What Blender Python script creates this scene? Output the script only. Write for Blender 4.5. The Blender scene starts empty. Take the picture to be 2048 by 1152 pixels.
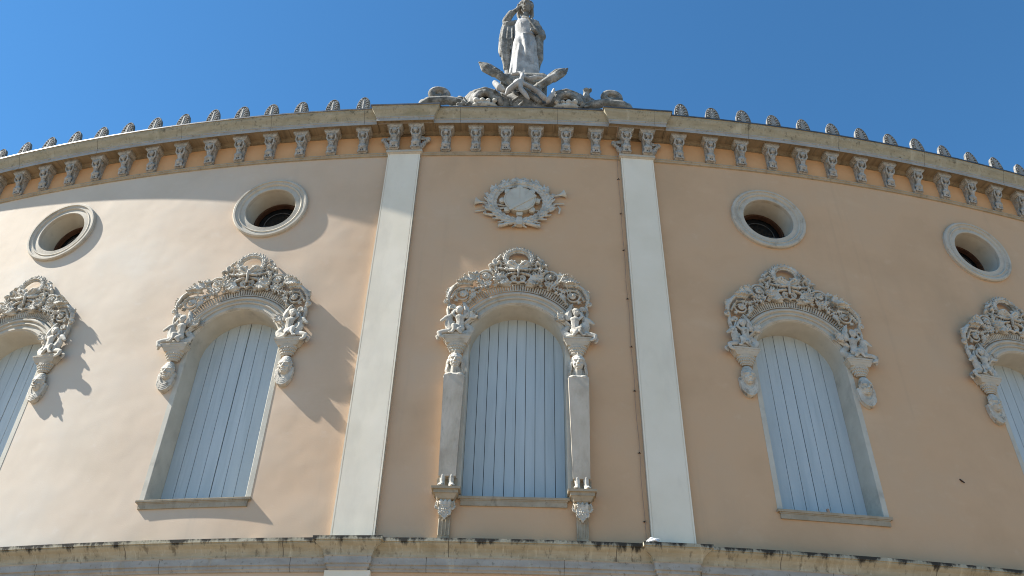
import bpy, math, random
import numpy as np
from mathutils import Vector, Matrix
random.seed(7)
S = bpy.context.scene
COL = S.collection
RAD = math.radians

# ------------------------------------------------------------------ camera
R0 = 36.932            # radius of the curved facade, axis of the curve at x=y=0
CAM_D, EYE = 12.0, 1.6
F_PX, PITCH, YAW, ROLL = 1723.26, 0.651764, -0.0057065, 0.0247941
fw = Vector((math.sin(YAW)*math.cos(PITCH), math.cos(YAW)*math.cos(PITCH), math.sin(PITCH)))
rt = Vector((math.cos(YAW), -math.sin(YAW), 0)); up = rt.cross(fw)
rt2 = rt*math.cos(ROLL)+up*math.sin(ROLL); up2 = -rt*math.sin(ROLL)+up*math.cos(ROLL)
cd = bpy.data.cameras.new('camera'); cam = bpy.data.objects.new('camera', cd); COL.objects.link(cam)
cd.sensor_width = 36; cd.lens = F_PX/2048*36; cd.clip_end = 2000
cam.matrix_world = Matrix(((rt2.x, up2.x, -fw.x, 0), (rt2.y, up2.y, -fw.y, -(R0+CAM_D)), (rt2.z, up2.z, -fw.z, EYE), (0, 0, 0, 1)))
S.camera = cam
# ------------------------------------------------------------------ sky, sun, exposure
SUN_AZ, SUN_EL = RAD(87.5), RAD(44.5)
w = bpy.data.worlds.new('World'); S.world = w; w.use_nodes = True
sk = w.node_tree.nodes.new('ShaderNodeTexSky'); sk.sky_type = 'NISHITA'; sk.sun_disc = False
sk.sun_elevation = SUN_EL; sk.sun_rotation = SUN_AZ+math.pi
sk.air_density = 1.1; sk.dust_density = 0.0; sk.ozone_density = 10.0; sk.altitude = 50
bg = w.node_tree.nodes['Background']; tn = w.node_tree.nodes.new('ShaderNodeMix'); tn.data_type = 'RGBA'; tn.blend_type = 'MULTIPLY'; tn.inputs[0].default_value = 1; tn.inputs[7].default_value = (.74, 1.09, 1.06, 1)
w.node_tree.links.new(sk.outputs[0], tn.inputs[6]); w.node_tree.links.new(tn.outputs[2], bg.inputs[0]); bg.inputs[1].default_value = 0.064
sl = bpy.data.lights.new('sun', 'SUN'); sl.energy = 5.0; sl.angle = RAD(0.53); sl.color = (1.0, 0.95, 0.87)
so = bpy.data.objects.new('sun', sl); COL.objects.link(so)
sv = Vector((-math.cos(SUN_EL)*math.sin(SUN_AZ), -math.cos(SUN_EL)*math.cos(SUN_AZ), math.sin(SUN_EL)))
so.rotation_euler = sv.to_track_quat('Z', 'Y').to_euler(); so.location = (-60, -60, 60)
S.view_settings.view_transform = 'Standard'; S.view_settings.look = 'None'; S.view_settings.gamma = 1
S.view_settings.exposure = 1.48
S.cycles.filter_width = 1.05

# ------------------------------------------------------------------ materials
def mat(name, cols, rough=.85, scale=3.0, bump=.3, bscale=40, detail=6, stretch=None, stains=None, contrast=(.35, .65), uv=False, big=None, metallic=0, bdist=.01):
    m = bpy.data.materials.new(name); m.use_nodes = True
    nt = m.node_tree; N = nt.nodes; L = nt.links; P = N['Principled BSDF']
    P.inputs['Roughness'].default_value = rough; P.inputs['Metallic'].default_value = metallic
    P.inputs['Specular IOR Level'].default_value = .25
    tc = N.new('ShaderNodeTexCoord'); src = tc.outputs['UV' if uv else 'Object']
    if not uv:                          # every copy of a piece weathers differently
        oi = N.new('ShaderNodeObjectInfo'); mu = N.new('ShaderNodeMath'); mu.operation = 'MULTIPLY'; mu.inputs[1].default_value = 37.0
        L.new(oi.outputs['Random'], mu.inputs[0]); va = N.new('ShaderNodeVectorMath'); va.operation = 'ADD'; L.new(src, va.inputs[0]); L.new(mu.outputs[0], va.inputs[1]); src = va.outputs[0]
    mp = N.new('ShaderNodeMapping'); L.new(src, mp.inputs[0])
    if stretch: mp.inputs['Scale'].default_value = stretch
    no = N.new('ShaderNodeTexNoise'); no.inputs['Scale'].default_value = scale; no.inputs['Detail'].default_value = detail; no.inputs['Roughness'].default_value = .6
    L.new(mp.outputs[0], no.inputs['Vector'])
    cr = N.new('ShaderNodeValToRGB'); L.new(no.outputs[0], cr.inputs[0])
    e = cr.color_ramp.elements; e[0].position = contrast[0]; e[1].position = contrast[1]
    e[0].color = (*cols[0], 1); e[1].color = (*cols[-1], 1)
    for i, c in enumerate(cols[1:-1]):
        k = e.new(contrast[0]+(contrast[1]-contrast[0])*(i+1)/(len(cols)-1)); k.color = (*c, 1)
    out = cr.outputs[0]
    def mix(a, b, fac, mode='MIX'):
        x = N.new('ShaderNodeMix'); x.data_type = 'RGBA'; x.blend_type = mode
        if isinstance(fac, float): x.inputs[0].default_value = fac
        else: L.new(fac, x.inputs[0])
        L.new(a, x.inputs[6])
        if isinstance(b, tuple): x.inputs[7].default_value = (*b, 1)
        else: L.new(b, x.inputs[7])
        return x.outputs[2]
    for st in (stains or []):           # (colour, scale, stretch, lo, hi, strength)
        c, sc, stt, lo, hi, k = st
        mp2 = N.new('ShaderNodeMapping'); L.new(src, mp2.inputs[0]); mp2.inputs['Scale'].default_value = stt
        mp2.inputs['Location'].default_value = (sc*.37, 1.7, lo*9)
        n2 = N.new('ShaderNodeTexNoise'); n2.inputs['Scale'].default_value = sc; n2.inputs['Detail'].default_value = 8; n2.inputs['Roughness'].default_value = .65
        L.new(mp2.outputs[0], n2.inputs['Vector'])
        mr = N.new('ShaderNodeMapRange'); mr.inputs[1].default_value = lo; mr.inputs[2].default_value = hi; mr.inputs[3].default_value = 0; mr.inputs[4].default_value = k
        L.new(n2.outputs[0], mr.inputs[0]); out = mix(out, c, mr.outputs[0])
    L.new(out, P.inputs['Base Color'])
    m['_out'] = out.name if False else 1
    nb = N.new('ShaderNodeTexNoise'); nb.inputs['Scale'].default_value = bscale; nb.inputs['Detail'].default_value = 5
    L.new(src, nb.inputs['Vector'])
    bp = N.new('ShaderNodeBump'); bp.inputs['Strength'].default_value = bump; bp.inputs['Distance'].default_value = bdist
    L.new(nb.outputs[0], bp.inputs['Height'])
    if big:
        n3 = N.new('ShaderNodeTexNoise'); n3.inputs['Scale'].default_value = big[0]; n3.inputs['Detail'].default_value = 2
        L.new(src, n3.inputs['Vector'])
        b2 = N.new('ShaderNodeBump'); b2.inputs['Strength'].default_value = 1; b2.inputs['Distance'].default_value = big[1]
        L.new(n3.outputs[0], b2.inputs['Height']); L.new(b2.outputs[0], bp.inputs['Normal'])
    L.new(bp.outputs[0], P.inputs['Normal'])
    return m
M = {}
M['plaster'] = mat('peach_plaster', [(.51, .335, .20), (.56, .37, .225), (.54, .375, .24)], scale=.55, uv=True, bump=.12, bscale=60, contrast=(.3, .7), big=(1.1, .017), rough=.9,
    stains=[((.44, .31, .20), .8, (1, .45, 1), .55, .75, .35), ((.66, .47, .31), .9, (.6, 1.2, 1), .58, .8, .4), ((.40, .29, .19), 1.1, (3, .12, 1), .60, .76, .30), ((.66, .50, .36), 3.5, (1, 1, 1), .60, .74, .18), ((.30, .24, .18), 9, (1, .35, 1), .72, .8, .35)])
def blend_along_wall(m, c2, u0, u1):
    # paler towards the left end: blend the pattern towards c2 along the wall
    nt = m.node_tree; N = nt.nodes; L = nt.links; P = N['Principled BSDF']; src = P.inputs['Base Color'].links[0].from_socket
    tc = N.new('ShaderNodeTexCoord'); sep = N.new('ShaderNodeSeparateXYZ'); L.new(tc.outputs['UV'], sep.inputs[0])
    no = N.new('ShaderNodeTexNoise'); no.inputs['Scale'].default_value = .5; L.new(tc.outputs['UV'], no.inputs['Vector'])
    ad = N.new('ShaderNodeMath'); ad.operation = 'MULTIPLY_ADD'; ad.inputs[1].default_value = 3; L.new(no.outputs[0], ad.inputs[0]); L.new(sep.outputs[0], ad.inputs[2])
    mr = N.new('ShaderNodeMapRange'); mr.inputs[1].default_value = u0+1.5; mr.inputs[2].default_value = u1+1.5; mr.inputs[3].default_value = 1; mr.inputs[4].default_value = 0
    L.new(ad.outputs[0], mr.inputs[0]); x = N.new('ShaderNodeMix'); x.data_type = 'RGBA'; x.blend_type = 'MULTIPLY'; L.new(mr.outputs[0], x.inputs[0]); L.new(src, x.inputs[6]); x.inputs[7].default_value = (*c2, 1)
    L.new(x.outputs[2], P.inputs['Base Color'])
blend_along_wall(M['plaster'], (1.02, 1.33, 1.78), -7.5, -.5)
M['frieze'] = mat('orange_plaster', [(.58, .325, .155), (.65, .37, .185)], scale=1.2, uv=True, bump=.1, bscale=60, rough=.9)
M['stone'] = mat('carved_stone', [(.36, .335, .285), (.46, .43, .37), (.55, .525, .465)], scale=6, bump=.35, bscale=55, rough=.85,
    stains=[((.30, .25, .18), 7, (1, 1, 1), .56, .74, .6), ((.11, .10, .08), 7, (1, 1, 1), .56, .66, .7), ((.56, .54, .49), 5, (1, 1, 1), .58, .75, .5), ((.17, .15, .125), 26, (1, 1, 1), .56, .68, .4)])
M['stone_trim'] = mat('pale_trim_stone', [(.42, .385, .32), (.48, .44, .37)], scale=5, bump=.2, bscale=45, rough=.85,
    stains=[((.36, .27, .17), 6, (1, 1, .5), .57, .75, .5), ((.14, .125, .10), 16, (1, 1, .6), .64, .73, .6), ((.52, .50, .44), 3, (1, 1, 1), .55, .8, .4), ((.22, .19, .14), 2.5, (1, 1, 1), .56, .66, .45), ((.15, .13, .10), 34, (1, 1, 1), .60, .70, .6)])
M['sill_stone'] = mat('brown_sill_stone', [(.30, .25, .18), (.38, .325, .245)], scale=5, bump=.3, bscale=45, rough=.85,
    stains=[((.13, .11, .08), 6, (1, 1, .5), .55, .72, .6), ((.10, .09, .07), 22, (1, 1, .6), .60, .70, .6), ((.46, .42, .34), 5, (1, 1, 1), .58, .75, .5)])
M['corbel_stone'] = mat('corbel_stone', [(.28, .27, .245), (.36, .35, .32), (.43, .415, .385)], scale=9, bump=.5, bscale=60, rough=.9,
    stains=[((.12, .10, .08), 13, (1, 1, 1), .57, .70, .7), ((.42, .29, .17), 5, (1, 1, 1), .6, .75, .3), ((.10, .09, .075), 30, (1, 1, 1), .52, .64, .6)])
M['cornice'] = mat('weathered_cornice_stone', [(.27, .24, .17), (.335, .30, .215), (.385, .35, .265)], scale=2.2, uv=True, stretch=(1, 4.5, 1), bump=.35, bscale=35, rough=.9, contrast=(.3, .7),
    stains=[((.48, .45, .35), 2.6, (1.4, .5, 1), .56, .70, .7), ((.20, .19, .115), 2.0, (1, .9, 1), .54, .72, .6), ((.09, .08, .055), 7, (1, .8, 1), .60, .70, .8), ((.13, .115, .08), 16, (1, .9, 1), .56, .68, .6), ((.44, .41, .33), 11, (1.3, .7, 1), .60, .70, .6)])
M['fascia'] = mat('grey_cornice_stone', [(.30, .285, .26), (.38, .37, .345)], scale=2.4, uv=True, stretch=(1, 3, 1), bump=.3, bscale=35, rough=.9,
    stains=[((.26, .22, .15), 3, (1, .5, 1), .56, .72, .6), ((.12, .11, .09), 9, (1, 1, 1), .66, .76, .8), ((.46, .44, .38), 6, (1.5, .3, 1), .6, .7, .6), ((.12, .105, .08), 15, (1, .8, 1), .57, .68, .6)])
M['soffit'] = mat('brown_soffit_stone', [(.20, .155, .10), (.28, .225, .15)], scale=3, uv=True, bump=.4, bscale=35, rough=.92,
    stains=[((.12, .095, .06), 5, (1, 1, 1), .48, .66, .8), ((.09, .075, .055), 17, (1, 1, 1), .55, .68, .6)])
M['herm'] = mat('veined_marble', [(.35, .30, .235), (.44, .385, .31), (.50, .445, .37)], scale=2.5, stretch=(1, 1, .5), bump=.12, bscale=30, rough=.6,
    stains=[((.24, .225, .195), 2.6, (2.2, 1, .8), .56, .70, .6), ((.52, .50, .46), 3.5, (1.5, 1, .5), .6, .72, .4)])
M['statue'] = mat('pale_statue_stone', [(.27, .265, .255), (.41, .405, .39)], scale=4, bump=.4, bscale=30, rough=.8,
    stains=[((.17, .17, .165), 5, (1.3, 1.3, .5), .52, .68, .75), ((.66, .66, .64), 3, (1, 1, 1), .55, .7, .6)])
M['statue_dark'] = mat('weathered_statue_stone', [(.13, .125, .11), (.21, .205, .185), (.33, .32, .295)], scale=5, bump=.6, bscale=30, rough=.9,
    stains=[((.07, .07, .062), 6, (1, 1, .7), .5, .66, .8), ((.50, .48, .44), 5, (1, 1, 1), .60, .70, .7), ((.06, .058, .05), 17, (1, 1, 1), .54, .66, .7)])
M['antefix'] = mat('lichened_antefix_stone', [(.10, .098, .088), (.17, .165, .15), (.27, .26, .245)], scale=10, bump=.4, bscale=60, rough=.9,
    stains=[((.06, .06, .055), 13, (1, 1, 1), .56, .68, .75)])
M['antefix_leaf'] = mat('bare_antefix_stone', [(.22, .215, .20), (.34, .335, .315)], scale=12, bump=.3, bscale=60, rough=.9,
    stains=[((.13, .12, .11), 15, (1, 1, 1), .6, .7, .7)])
M['pilaster'] = mat('grey_pilaster_paint', [(.73, .655, .52), (.78, .705, .575)], scale=1.2, bump=.08, bscale=40, rough=.7,
    stains=[((.60, .54, .44), 1.5, (1, 1, .35), .52, .74, .6), ((.33, .33, .30), 22, (1, 1, .5), .71, .76, .5)], big=(1.6, .006))
M['shutter'] = mat('grey_blue_shutter_paint', [(.42, .485, .515), (.49, .555, .585)], scale=2, stretch=(2.5, 1, .3), bump=.1, bscale=30, rough=.5,
    stains=[((.34, .40, .42), 3, (5, 1, .15), .54, .72, .6), ((.10, .10, .10), 26, (1, 1, .5), .71, .75, .8)])
M['dark'] = mat('dark_gap', [(.008, .008, .009), (.015, .015, .015)], rough=.9)
M['lead'] = mat('lead_flashing', [(.07, .075, .08), (.13, .135, .14)], scale=5, rough=.5, bump=.2, bscale=20, metallic=.35)
M['wood'] = mat('brown_window_wood', [(.05, .024, .015), (.08, .038, .022)], scale=8, rough=.5)
M['glass'] = mat('dark_window_glass', [(.01, .012, .014), (.014, .016, .018)], rough=.08)
M['reveal'] = mat('grey_reveal_plaster', [(.45, .425, .36), (.52, .495, .425)], scale=3, bump=.15, bscale=40, rough=.85,
    stains=[((.27, .26, .23), 3, (1, 1, 1), .55, .75, .6)])
M['cable'] = mat('brown_cable', [(.30, .20, .14), (.36, .25, .18)], rough=.6)
M['clip'] = mat('rusted_iron', [(.035, .025, .02), (.07, .045, .03)], rough=.8)
M['rag'] = mat('white_cloth', [(.6, .6, .6), (.75, .75, .74)], rough=.8)
M['ground'] = mat('stone_paving', [(.20, .15, .105), (.24, .185, .13)], scale=.6, bump=.3, bscale=8, rough=.9,
    stains=[((.18, .16, .14), 3, (1, 1, 1), .55, .7, .5)])
M['roof'] = mat('roof_sheet', [(.10, .10, .10), (.14, .14, .14)], rough=.8)
# black drip marks that run down from the top edge of the lower cornice
def add_drips(m, ztop, length):
    nt = m.node_tree; N = nt.nodes; L = nt.links; P = N['Principled BSDF']
    src = P.inputs['Base Color'].links[0].from_socket
    tc = N.new('ShaderNodeTexCoord'); sep = N.new('ShaderNodeSeparateXYZ'); L.new(tc.outputs['UV'], sep.inputs[0])
    mp = N.new('ShaderNodeMapping'); mp.inputs['Scale'].default_value = (2.6, 1.0, 1); L.new(tc.outputs['UV'], mp.inputs[0])
    no = N.new('ShaderNodeTexNoise'); no.inputs['Scale'].default_value = 1.6; no.inputs['Detail'].default_value = 7; no.inputs['Roughness'].default_value = .7
    L.new(mp.outputs[0], no.inputs['Vector'])
    mr = N.new('ShaderNodeMapRange'); mr.inputs[1].default_value = ztop-length; mr.inputs[2].default_value = ztop; mr.inputs[3].default_value = -.30; mr.inputs[4].default_value = .09
    L.new(sep.outputs[1], mr.inputs[0])
    ad = N.new('ShaderNodeMath'); L.new(no.outputs[0], ad.inputs[0]); L.new(mr.outputs[0], ad.inputs[1])
    m2 = N.new('ShaderNodeMapRange'); m2.inputs[1].default_value = .5; m2.inputs[2].default_value = .6; m2.inputs[4].default_value = .95
    L.new(ad.outputs[0], m2.inputs[0])
    x = N.new('ShaderNodeMix'); x.data_type = 'RGBA'; L.new(m2.outputs[0], x.inputs[0]); L.new(src, x.inputs[6]); x.inputs[7].default_value = (.025, .023, .02, 1)
    L.new(x.outputs[2], P.inputs['Base Color'])
M['lower_cornice'] = mat('streaked_lower_cornice_stone', [(.285, .255, .18), (.35, .32, .24), (.40, .375, .295)], scale=2.4, uv=True, stretch=(1, 3.5, 1), bump=.35, bscale=35, rough=.9, contrast=(.3, .7),
    stains=[((.52, .49, .38), 3.4, (1.8, .4, 1), .56, .66, .75), ((.22, .19, .13), 3.0, (1.6, .5, 1), .55, .70, .6), ((.12, .105, .075), 9, (1.3, .7, 1), .56, .66, .75), ((.46, .44, .36), 14, (1.6, .45, 1), .58, .68, .6), ((.10, .09, .07), 3.5, (1, 1, 1), .60, .68, .6)])
add_drips(M['lower_cornice'], 6.13, .20)

def add_joints(m, pitch, off, wdt):
    nt = m.node_tree; N = nt.nodes; L = nt.links; P = N['Principled BSDF']; src = P.inputs['Base Color'].links[0].from_socket
    tc = N.new('ShaderNodeTexCoord'); sep = N.new('ShaderNodeSeparateXYZ'); L.new(tc.outputs['UV'], sep.inputs[0])
    a = N.new('ShaderNodeMath'); a.operation = 'MULTIPLY_ADD'; a.inputs[1].default_value = 1/pitch; a.inputs[2].default_value = off; L.new(sep.outputs[0], a.inputs[0])
    f = N.new('ShaderNodeMath'); f.operation = 'FRACT'; L.new(a.outputs[0], f.inputs[0])
    c = N.new('ShaderNodeMath'); c.operation = 'LESS_THAN'; c.inputs[1].default_value = wdt/pitch; L.new(f.outputs[0], c.inputs[0])
    k = N.new('ShaderNodeMath'); k.operation = 'MULTIPLY'; k.inputs[1].default_value = .7; L.new(c.outputs[0], k.inputs[0])
    x = N.new('ShaderNodeMix'); x.data_type = 'RGBA'; L.new(k.outputs[0], x.inputs[0]); L.new(src, x.inputs[6]); x.inputs[7].default_value = (.06, .05, .04, 1)
    L.new(x.outputs[2], P.inputs['Base Color'])
add_joints(M['lower_cornice'], 2.35, .37, .014); add_joints(M['cornice'], 1.93, .61, .010); add_joints(M['fascia'], 1.93, .61, .010)

# ------------------------------------------------------------------ object helpers
def tag(o, label=None, cat=None, group=None, kind=None):
    if label: o['label'] = label
    if cat: o['category'] = cat
    if group: o['group'] = group
    if kind: o['kind'] = kind
    return o
def link(name, me, m=None, parent=None, loc=None, rz=0):
    o = bpy.data.objects.new(name, me); COL.objects.link(o)
    if m is not None and me is not None:
        me.materials.clear() if False else None
        if len(me.materials) == 0: me.materials.append(m)
    if parent: o.parent = parent
    if loc is not None: o.location = loc
    o.rotation_euler = (0, 0, rz)
    return o
def empty(name, loc=(0, 0, 0), rz=0):
    o = bpy.data.objects.new(name, None); COL.objects.link(o); o.location = loc; o.rotation_euler = (0, 0, rz); o.empty_display_size = .2
    return o
def at(t, z=0, off=0):      # point on the curved facade
    return Vector(((R0+off)*math.sin(t), -(R0+off)*math.cos(t), z))

class Clay:
    """collects closed lumps in (x, out, z): out = towards the street"""
    def __init__(s): s.v = []; s.f = []
    def add(s, V, F):
        n = len(s.v); s.v.extend([tuple(p) for p in V]); s.f.extend([tuple(i+n for i in f) for f in F])
    def cap(s, a, b, ra, rb=None, seg=10, flat=1.0):
        if rb is None: rb = ra
        a = Vector(a); b = Vector(b); d = b-a; L = d.length
        d = d/L if L > 1e-7 else Vector((0, 0, 1))
        u = d.cross(Vector((0, 1, 0)));
        if u.length < 1e-3: u = d.cross(Vector((1, 0, 0)))
        u.normalize(); v = d.cross(u)
        rings = []
        for k in (-75, -40, 0): rings.append((a+d*(math.sin(RAD(k))*ra), ra*math.cos(RAD(k))))
        for k in (0, 40, 75): rings.append((b+d*(math.sin(RAD(k))*rb), rb*math.cos(RAD(k))))
        V = []; F = []
        for c, r in rings:
            for i in range(seg):
                t = 2*math.pi*i/seg; p = u*(r*math.cos(t))+v*(r*math.sin(t)); p = Vector((p.x, p.y*flat, p.z)); V.append(c+p)
        for k in range(5):
            for i in range(seg):
                j = (i+1) % seg; F.append((k*seg+i, k*seg+j, (k+1)*seg+j, (k+1)*seg+i))
        F.append(tuple(reversed(range(seg)))); F.append(tuple(5*seg+i for i in range(seg)))
        s.add(V, F)
    def chain(s, pts, rs, seg=8, flat=1.0):
        if not hasattr(rs, '__len__'): rs = [rs]*len(pts)
        if len(rs) == 2 and len(pts) > 2: rs = [rs[0]+(rs[1]-rs[0])*i/(len(pts)-1) for i in range(len(pts))]
        for i in range(len(pts)-1): s.cap(pts[i], pts[i+1], rs[i], rs[i+1], seg, flat)
    def ell(s, c, r, rot=(0, 0, 0), seg=14, rings=9):
        from mathutils import Euler
        Rm = Euler(rot).to_matrix(); c = Vector(c); V = []; F = []
        for k in range(1, rings):
            ph = math.pi*k/rings
            for i in range(seg):
                t = 2*math.pi*i/seg
                V.append(c+Rm@Vector((r[0]*math.sin(ph)*math.cos(t), r[1]*math.sin(ph)*math.sin(t), -r[2]*math.cos(ph))))
        for k in range(rings-2):
            for i in range(seg):
                j = (i+1) % seg; F.append((k*seg+i, k*seg+j, (k+1)*seg+j, (k+1)*seg+i))
        F.append(tuple(reversed(range(seg)))); F.append(tuple((rings-2)*seg+i for i in range(seg)))
        s.add(V, F)
    def frustum(s, x0, x1, o0, o1, z0, z1, X0=None, X1=None, O0=None, O1=None):   # bottom rect, top rect
        X0 = x0 if X0 is None else X0; X1 = x1 if X1 is None else X1; O0 = o0 if O0 is None else O0; O1 = o1 if O1 is None else O1
        V = [(x0, o0, z0), (x1, o0, z0), (x1, o1, z0), (x0, o1, z0), (X0, O0, z1), (X1, O0, z1), (X1, O1, z1), (X0, O1, z1)]
        s.add(V, [(3, 2, 1, 0), (4, 5, 6, 7), (0, 1, 5, 4), (1, 2, 6, 5), (2, 3, 7, 6), (3, 0, 4, 7)])
    def extrude_x(s, prof, x0, x1):     # prof: list of (out, z), counter-clockwise seen from +x
        n = len(prof); V = [(x0, o, z) for o, z in prof]+[(x1, o, z) for o, z in prof]
        F = [(i, (i+1) % n, n+(i+1) % n, n+i) for i in range(n)]
        F = [tuple(reversed(f)) for f in F] if False else F
        s.add(V, [tuple(reversed(range(n)))]+F+[tuple(range(n, 2*n))])
    def extrude_o(s, prof, o0, o1):     # prof: (x, z) outline
        n = len(prof); V = [(x, o0, z) for x, z in prof]+[(x, o1, z) for x, z in prof]
        s.add(V, [tuple(range(n))]+[((i+1) % n, i, n+i, n+(i+1) % n) for i in range(n)]+[tuple(reversed(range(n, 2*n)))])
    def cyl_o(s, cx, cz, r, o0, o1, seg=24, rx=None):
        s.extrude_o([(cx+(rx or r)*math.cos(2*math.pi*i/seg), cz+r*math.sin(2*math.pi*i/seg)) for i in range(seg)], o0, o1)
    def lathe(s, prof, cx=0, co=0, seg=20, half=False):   # prof (r,z) bottom to top
        V = []; F = []
        for r, z in prof:
            for i in range(seg):
                t = 2*math.pi*i/seg; V.append((cx+r*math.cos(t), co+r*math.sin(t), z))
        for k in range(len(prof)-1):
            for i in range(seg):
                j = (i+1) % seg; F.append((k*seg+i, k*seg+j, (k+1)*seg+j, (k+1)*seg+i))
        F.append(tuple(reversed(range(seg)))); F.append(tuple((len(prof)-1)*seg+i for i in range(seg))); s.add(V, F)
    def spiral(s, cx, cz, out, r0, r1, turns, start, rad0, rad1, ccw=1, n=None, rise=0):
        n = n or int(14*turns)+2; pts = []
        for i in range(n):
            k = i/(n-1); a = start+ccw*2*math.pi*turns*k; r = r0+(r1-r0)*k
            pts.append((cx+r*math.cos(a), out+rise*k, cz+r*math.sin(a)))
        s.chain(pts, [rad0+(rad1-rad0)*i/(n-1) for i in range(n)], seg=7)
    def pet(s, x, o, z, dx, dz, ln, w, th, lift=0):
        L = math.hypot(dx, dz) or 1; dx /= L; dz /= L
        s.ell((x+dx*ln*.5, o+lift*.5, z+dz*ln*.5), (ln*.56, th, w), (0, -math.atan2(dz, dx), 0), seg=10, rings=7)
        if lift: s.ell((x+dx*ln*.92, o+lift, z+dz*ln*.92), (ln*.16, th*.9, w*.6), (0, -math.atan2(dz, dx), 0), seg=8, rings=5)
    def leaf(s, spine, wd, out, lobes=5, rad=.012, curl=.02, taper=.6, side=(1, -1)):
        # carved acanthus leaf: a raised midrib and overlapping pointed lobes on both sides, tips lifted
        P = [Vector((p[0], 0, p[1])) for p in spine]
        s.chain([(p.x, out+.022, p.z) for p in P], [rad*1.2, rad*.6], seg=7)
        m = lobes+1
        for i in range(m):
            k = (i+.1)/m; j = min(int(k*(len(P)-1)), len(P)-2); fr = k*(len(P)-1)-j
            p = P[j].lerp(P[j+1], fr); d = (P[j+1]-P[j]).normalized(); nrm = Vector((-d.z, 0, d.x))
            ww = wd*(1-taper*k)*(.85+.4*math.sin(math.pi*min(1, k+.25)))
            for sg in side:
                e = nrm*sg*.75+d*.72
                s.pet(p.x, out+.004+.003*(i % 2), p.z, e.x, e.z, ww*1.35, max(rad*.95, ww*.24), rad*1.15, curl)
        e = P[-1]; d = (P[-1]-P[-2]).normalized(); s.pet(e.x-d.x*wd*.3, out, e.z-d.z*wd*.3, d.x, d.z, wd*.9, rad*1.3, rad*1.3, curl)
    def mirrored(s):
        c = Clay(); c.v = [(-x, o, z) for x, o, z in s.v]; c.f = [tuple(reversed(f)) for f in s.f]; return c
    def merge(s, o, dx=0, dz=0, do=0):
        s.add([(x+dx, q+do, z+dz) for x, q, z in o.v], o.f)
    def mesh(s, name, m, voxel=None, smooth=2, mats=None):
        me = bpy.data.meshes.new(name)
        me.from_pydata([(x, -o, z) for x, o, z in s.v], [], [tuple(reversed(f)) for f in s.f]); me.update()
        if voxel:
            o = bpy.data.objects.new('tmp', me); COL.objects.link(o)
            r = o.modifiers.new('r', 'REMESH'); r.mode = 'VOXEL'; r.voxel_size = voxel; r.adaptivity = 0
            if smooth: k = o.modifiers.new('s', 'SMOOTH'); k.factor = .5; k.iterations = smooth
            dg = bpy.context.evaluated_depsgraph_get(); dg.update()
            m2 = bpy.data.meshes.new_from_object(o.evaluated_get(dg)); m2.name = name
            bpy.data.objects.remove(o); bpy.data.meshes.remove(me); me = m2
            me.polygons.foreach_set('use_smooth', [True]*len(me.polygons))
        me.materials.clear(); me.materials.append(m)
        return me

# ------------------------------------------------------------------ curved sweeps along the facade
def band(profile, t0, t1, mats, n=None, close=True):
    """profile [(out, z)...] swept round the facade; mats = one material or one per segment; faces share no profile edge"""
    n = n or max(2, int(abs(t1-t0)*R0/.12)); V = []; F = []; MI = []; UV = []
    one = not isinstance(mats, (list, tuple)); ml = [mats] if one else list(dict.fromkeys(mats))
    run = 0
    for k in range(len(profile)-1):
        (oa, za), (ob, zb) = profile[k], profile[k+1]; base = len(V)
        slant = abs(zb-za) < 1e-3
        va, vb = (za, zb) if not slant else (za-oa, zb-ob)
        for i in range(n+1):
            t = t0+(t1-t0)*i/n
            V.append(tuple(at(t, za, oa))); V.append(tuple(at(t, zb, ob))); UV.append((t*R0, va)); UV.append((t*R0, vb))
        for i in range(n):
            a = base+2*i; F.append((a, a+2, a+3, a+1)); MI.append(0 if one else ml.index(mats[k]))
    if close:
        for t in (t0, t1):
            b = len(V)
            for o, z in profile: V.append(tuple(at(t, z, o))); UV.append((o, z))
            f = tuple(range(b, b+len(profile))); F.append(tuple(reversed(f)) if t == t0 else f); MI.append(0)
    me = bpy.data.meshes.new('band'); me.from_pydata(V, [], F); me.update()
    for m_ in ml: me.materials.append(m_)
    me.polygons.foreach_set('material_index', MI); me.polygons.foreach_set('use_smooth', [len(f) == 4 and True for f in F])
    uv = me.uv_layers.new(name='UVMap')
    for l in me.loops: uv.data[l.index].uv = UV[l.vertex_index]
    return me
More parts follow.
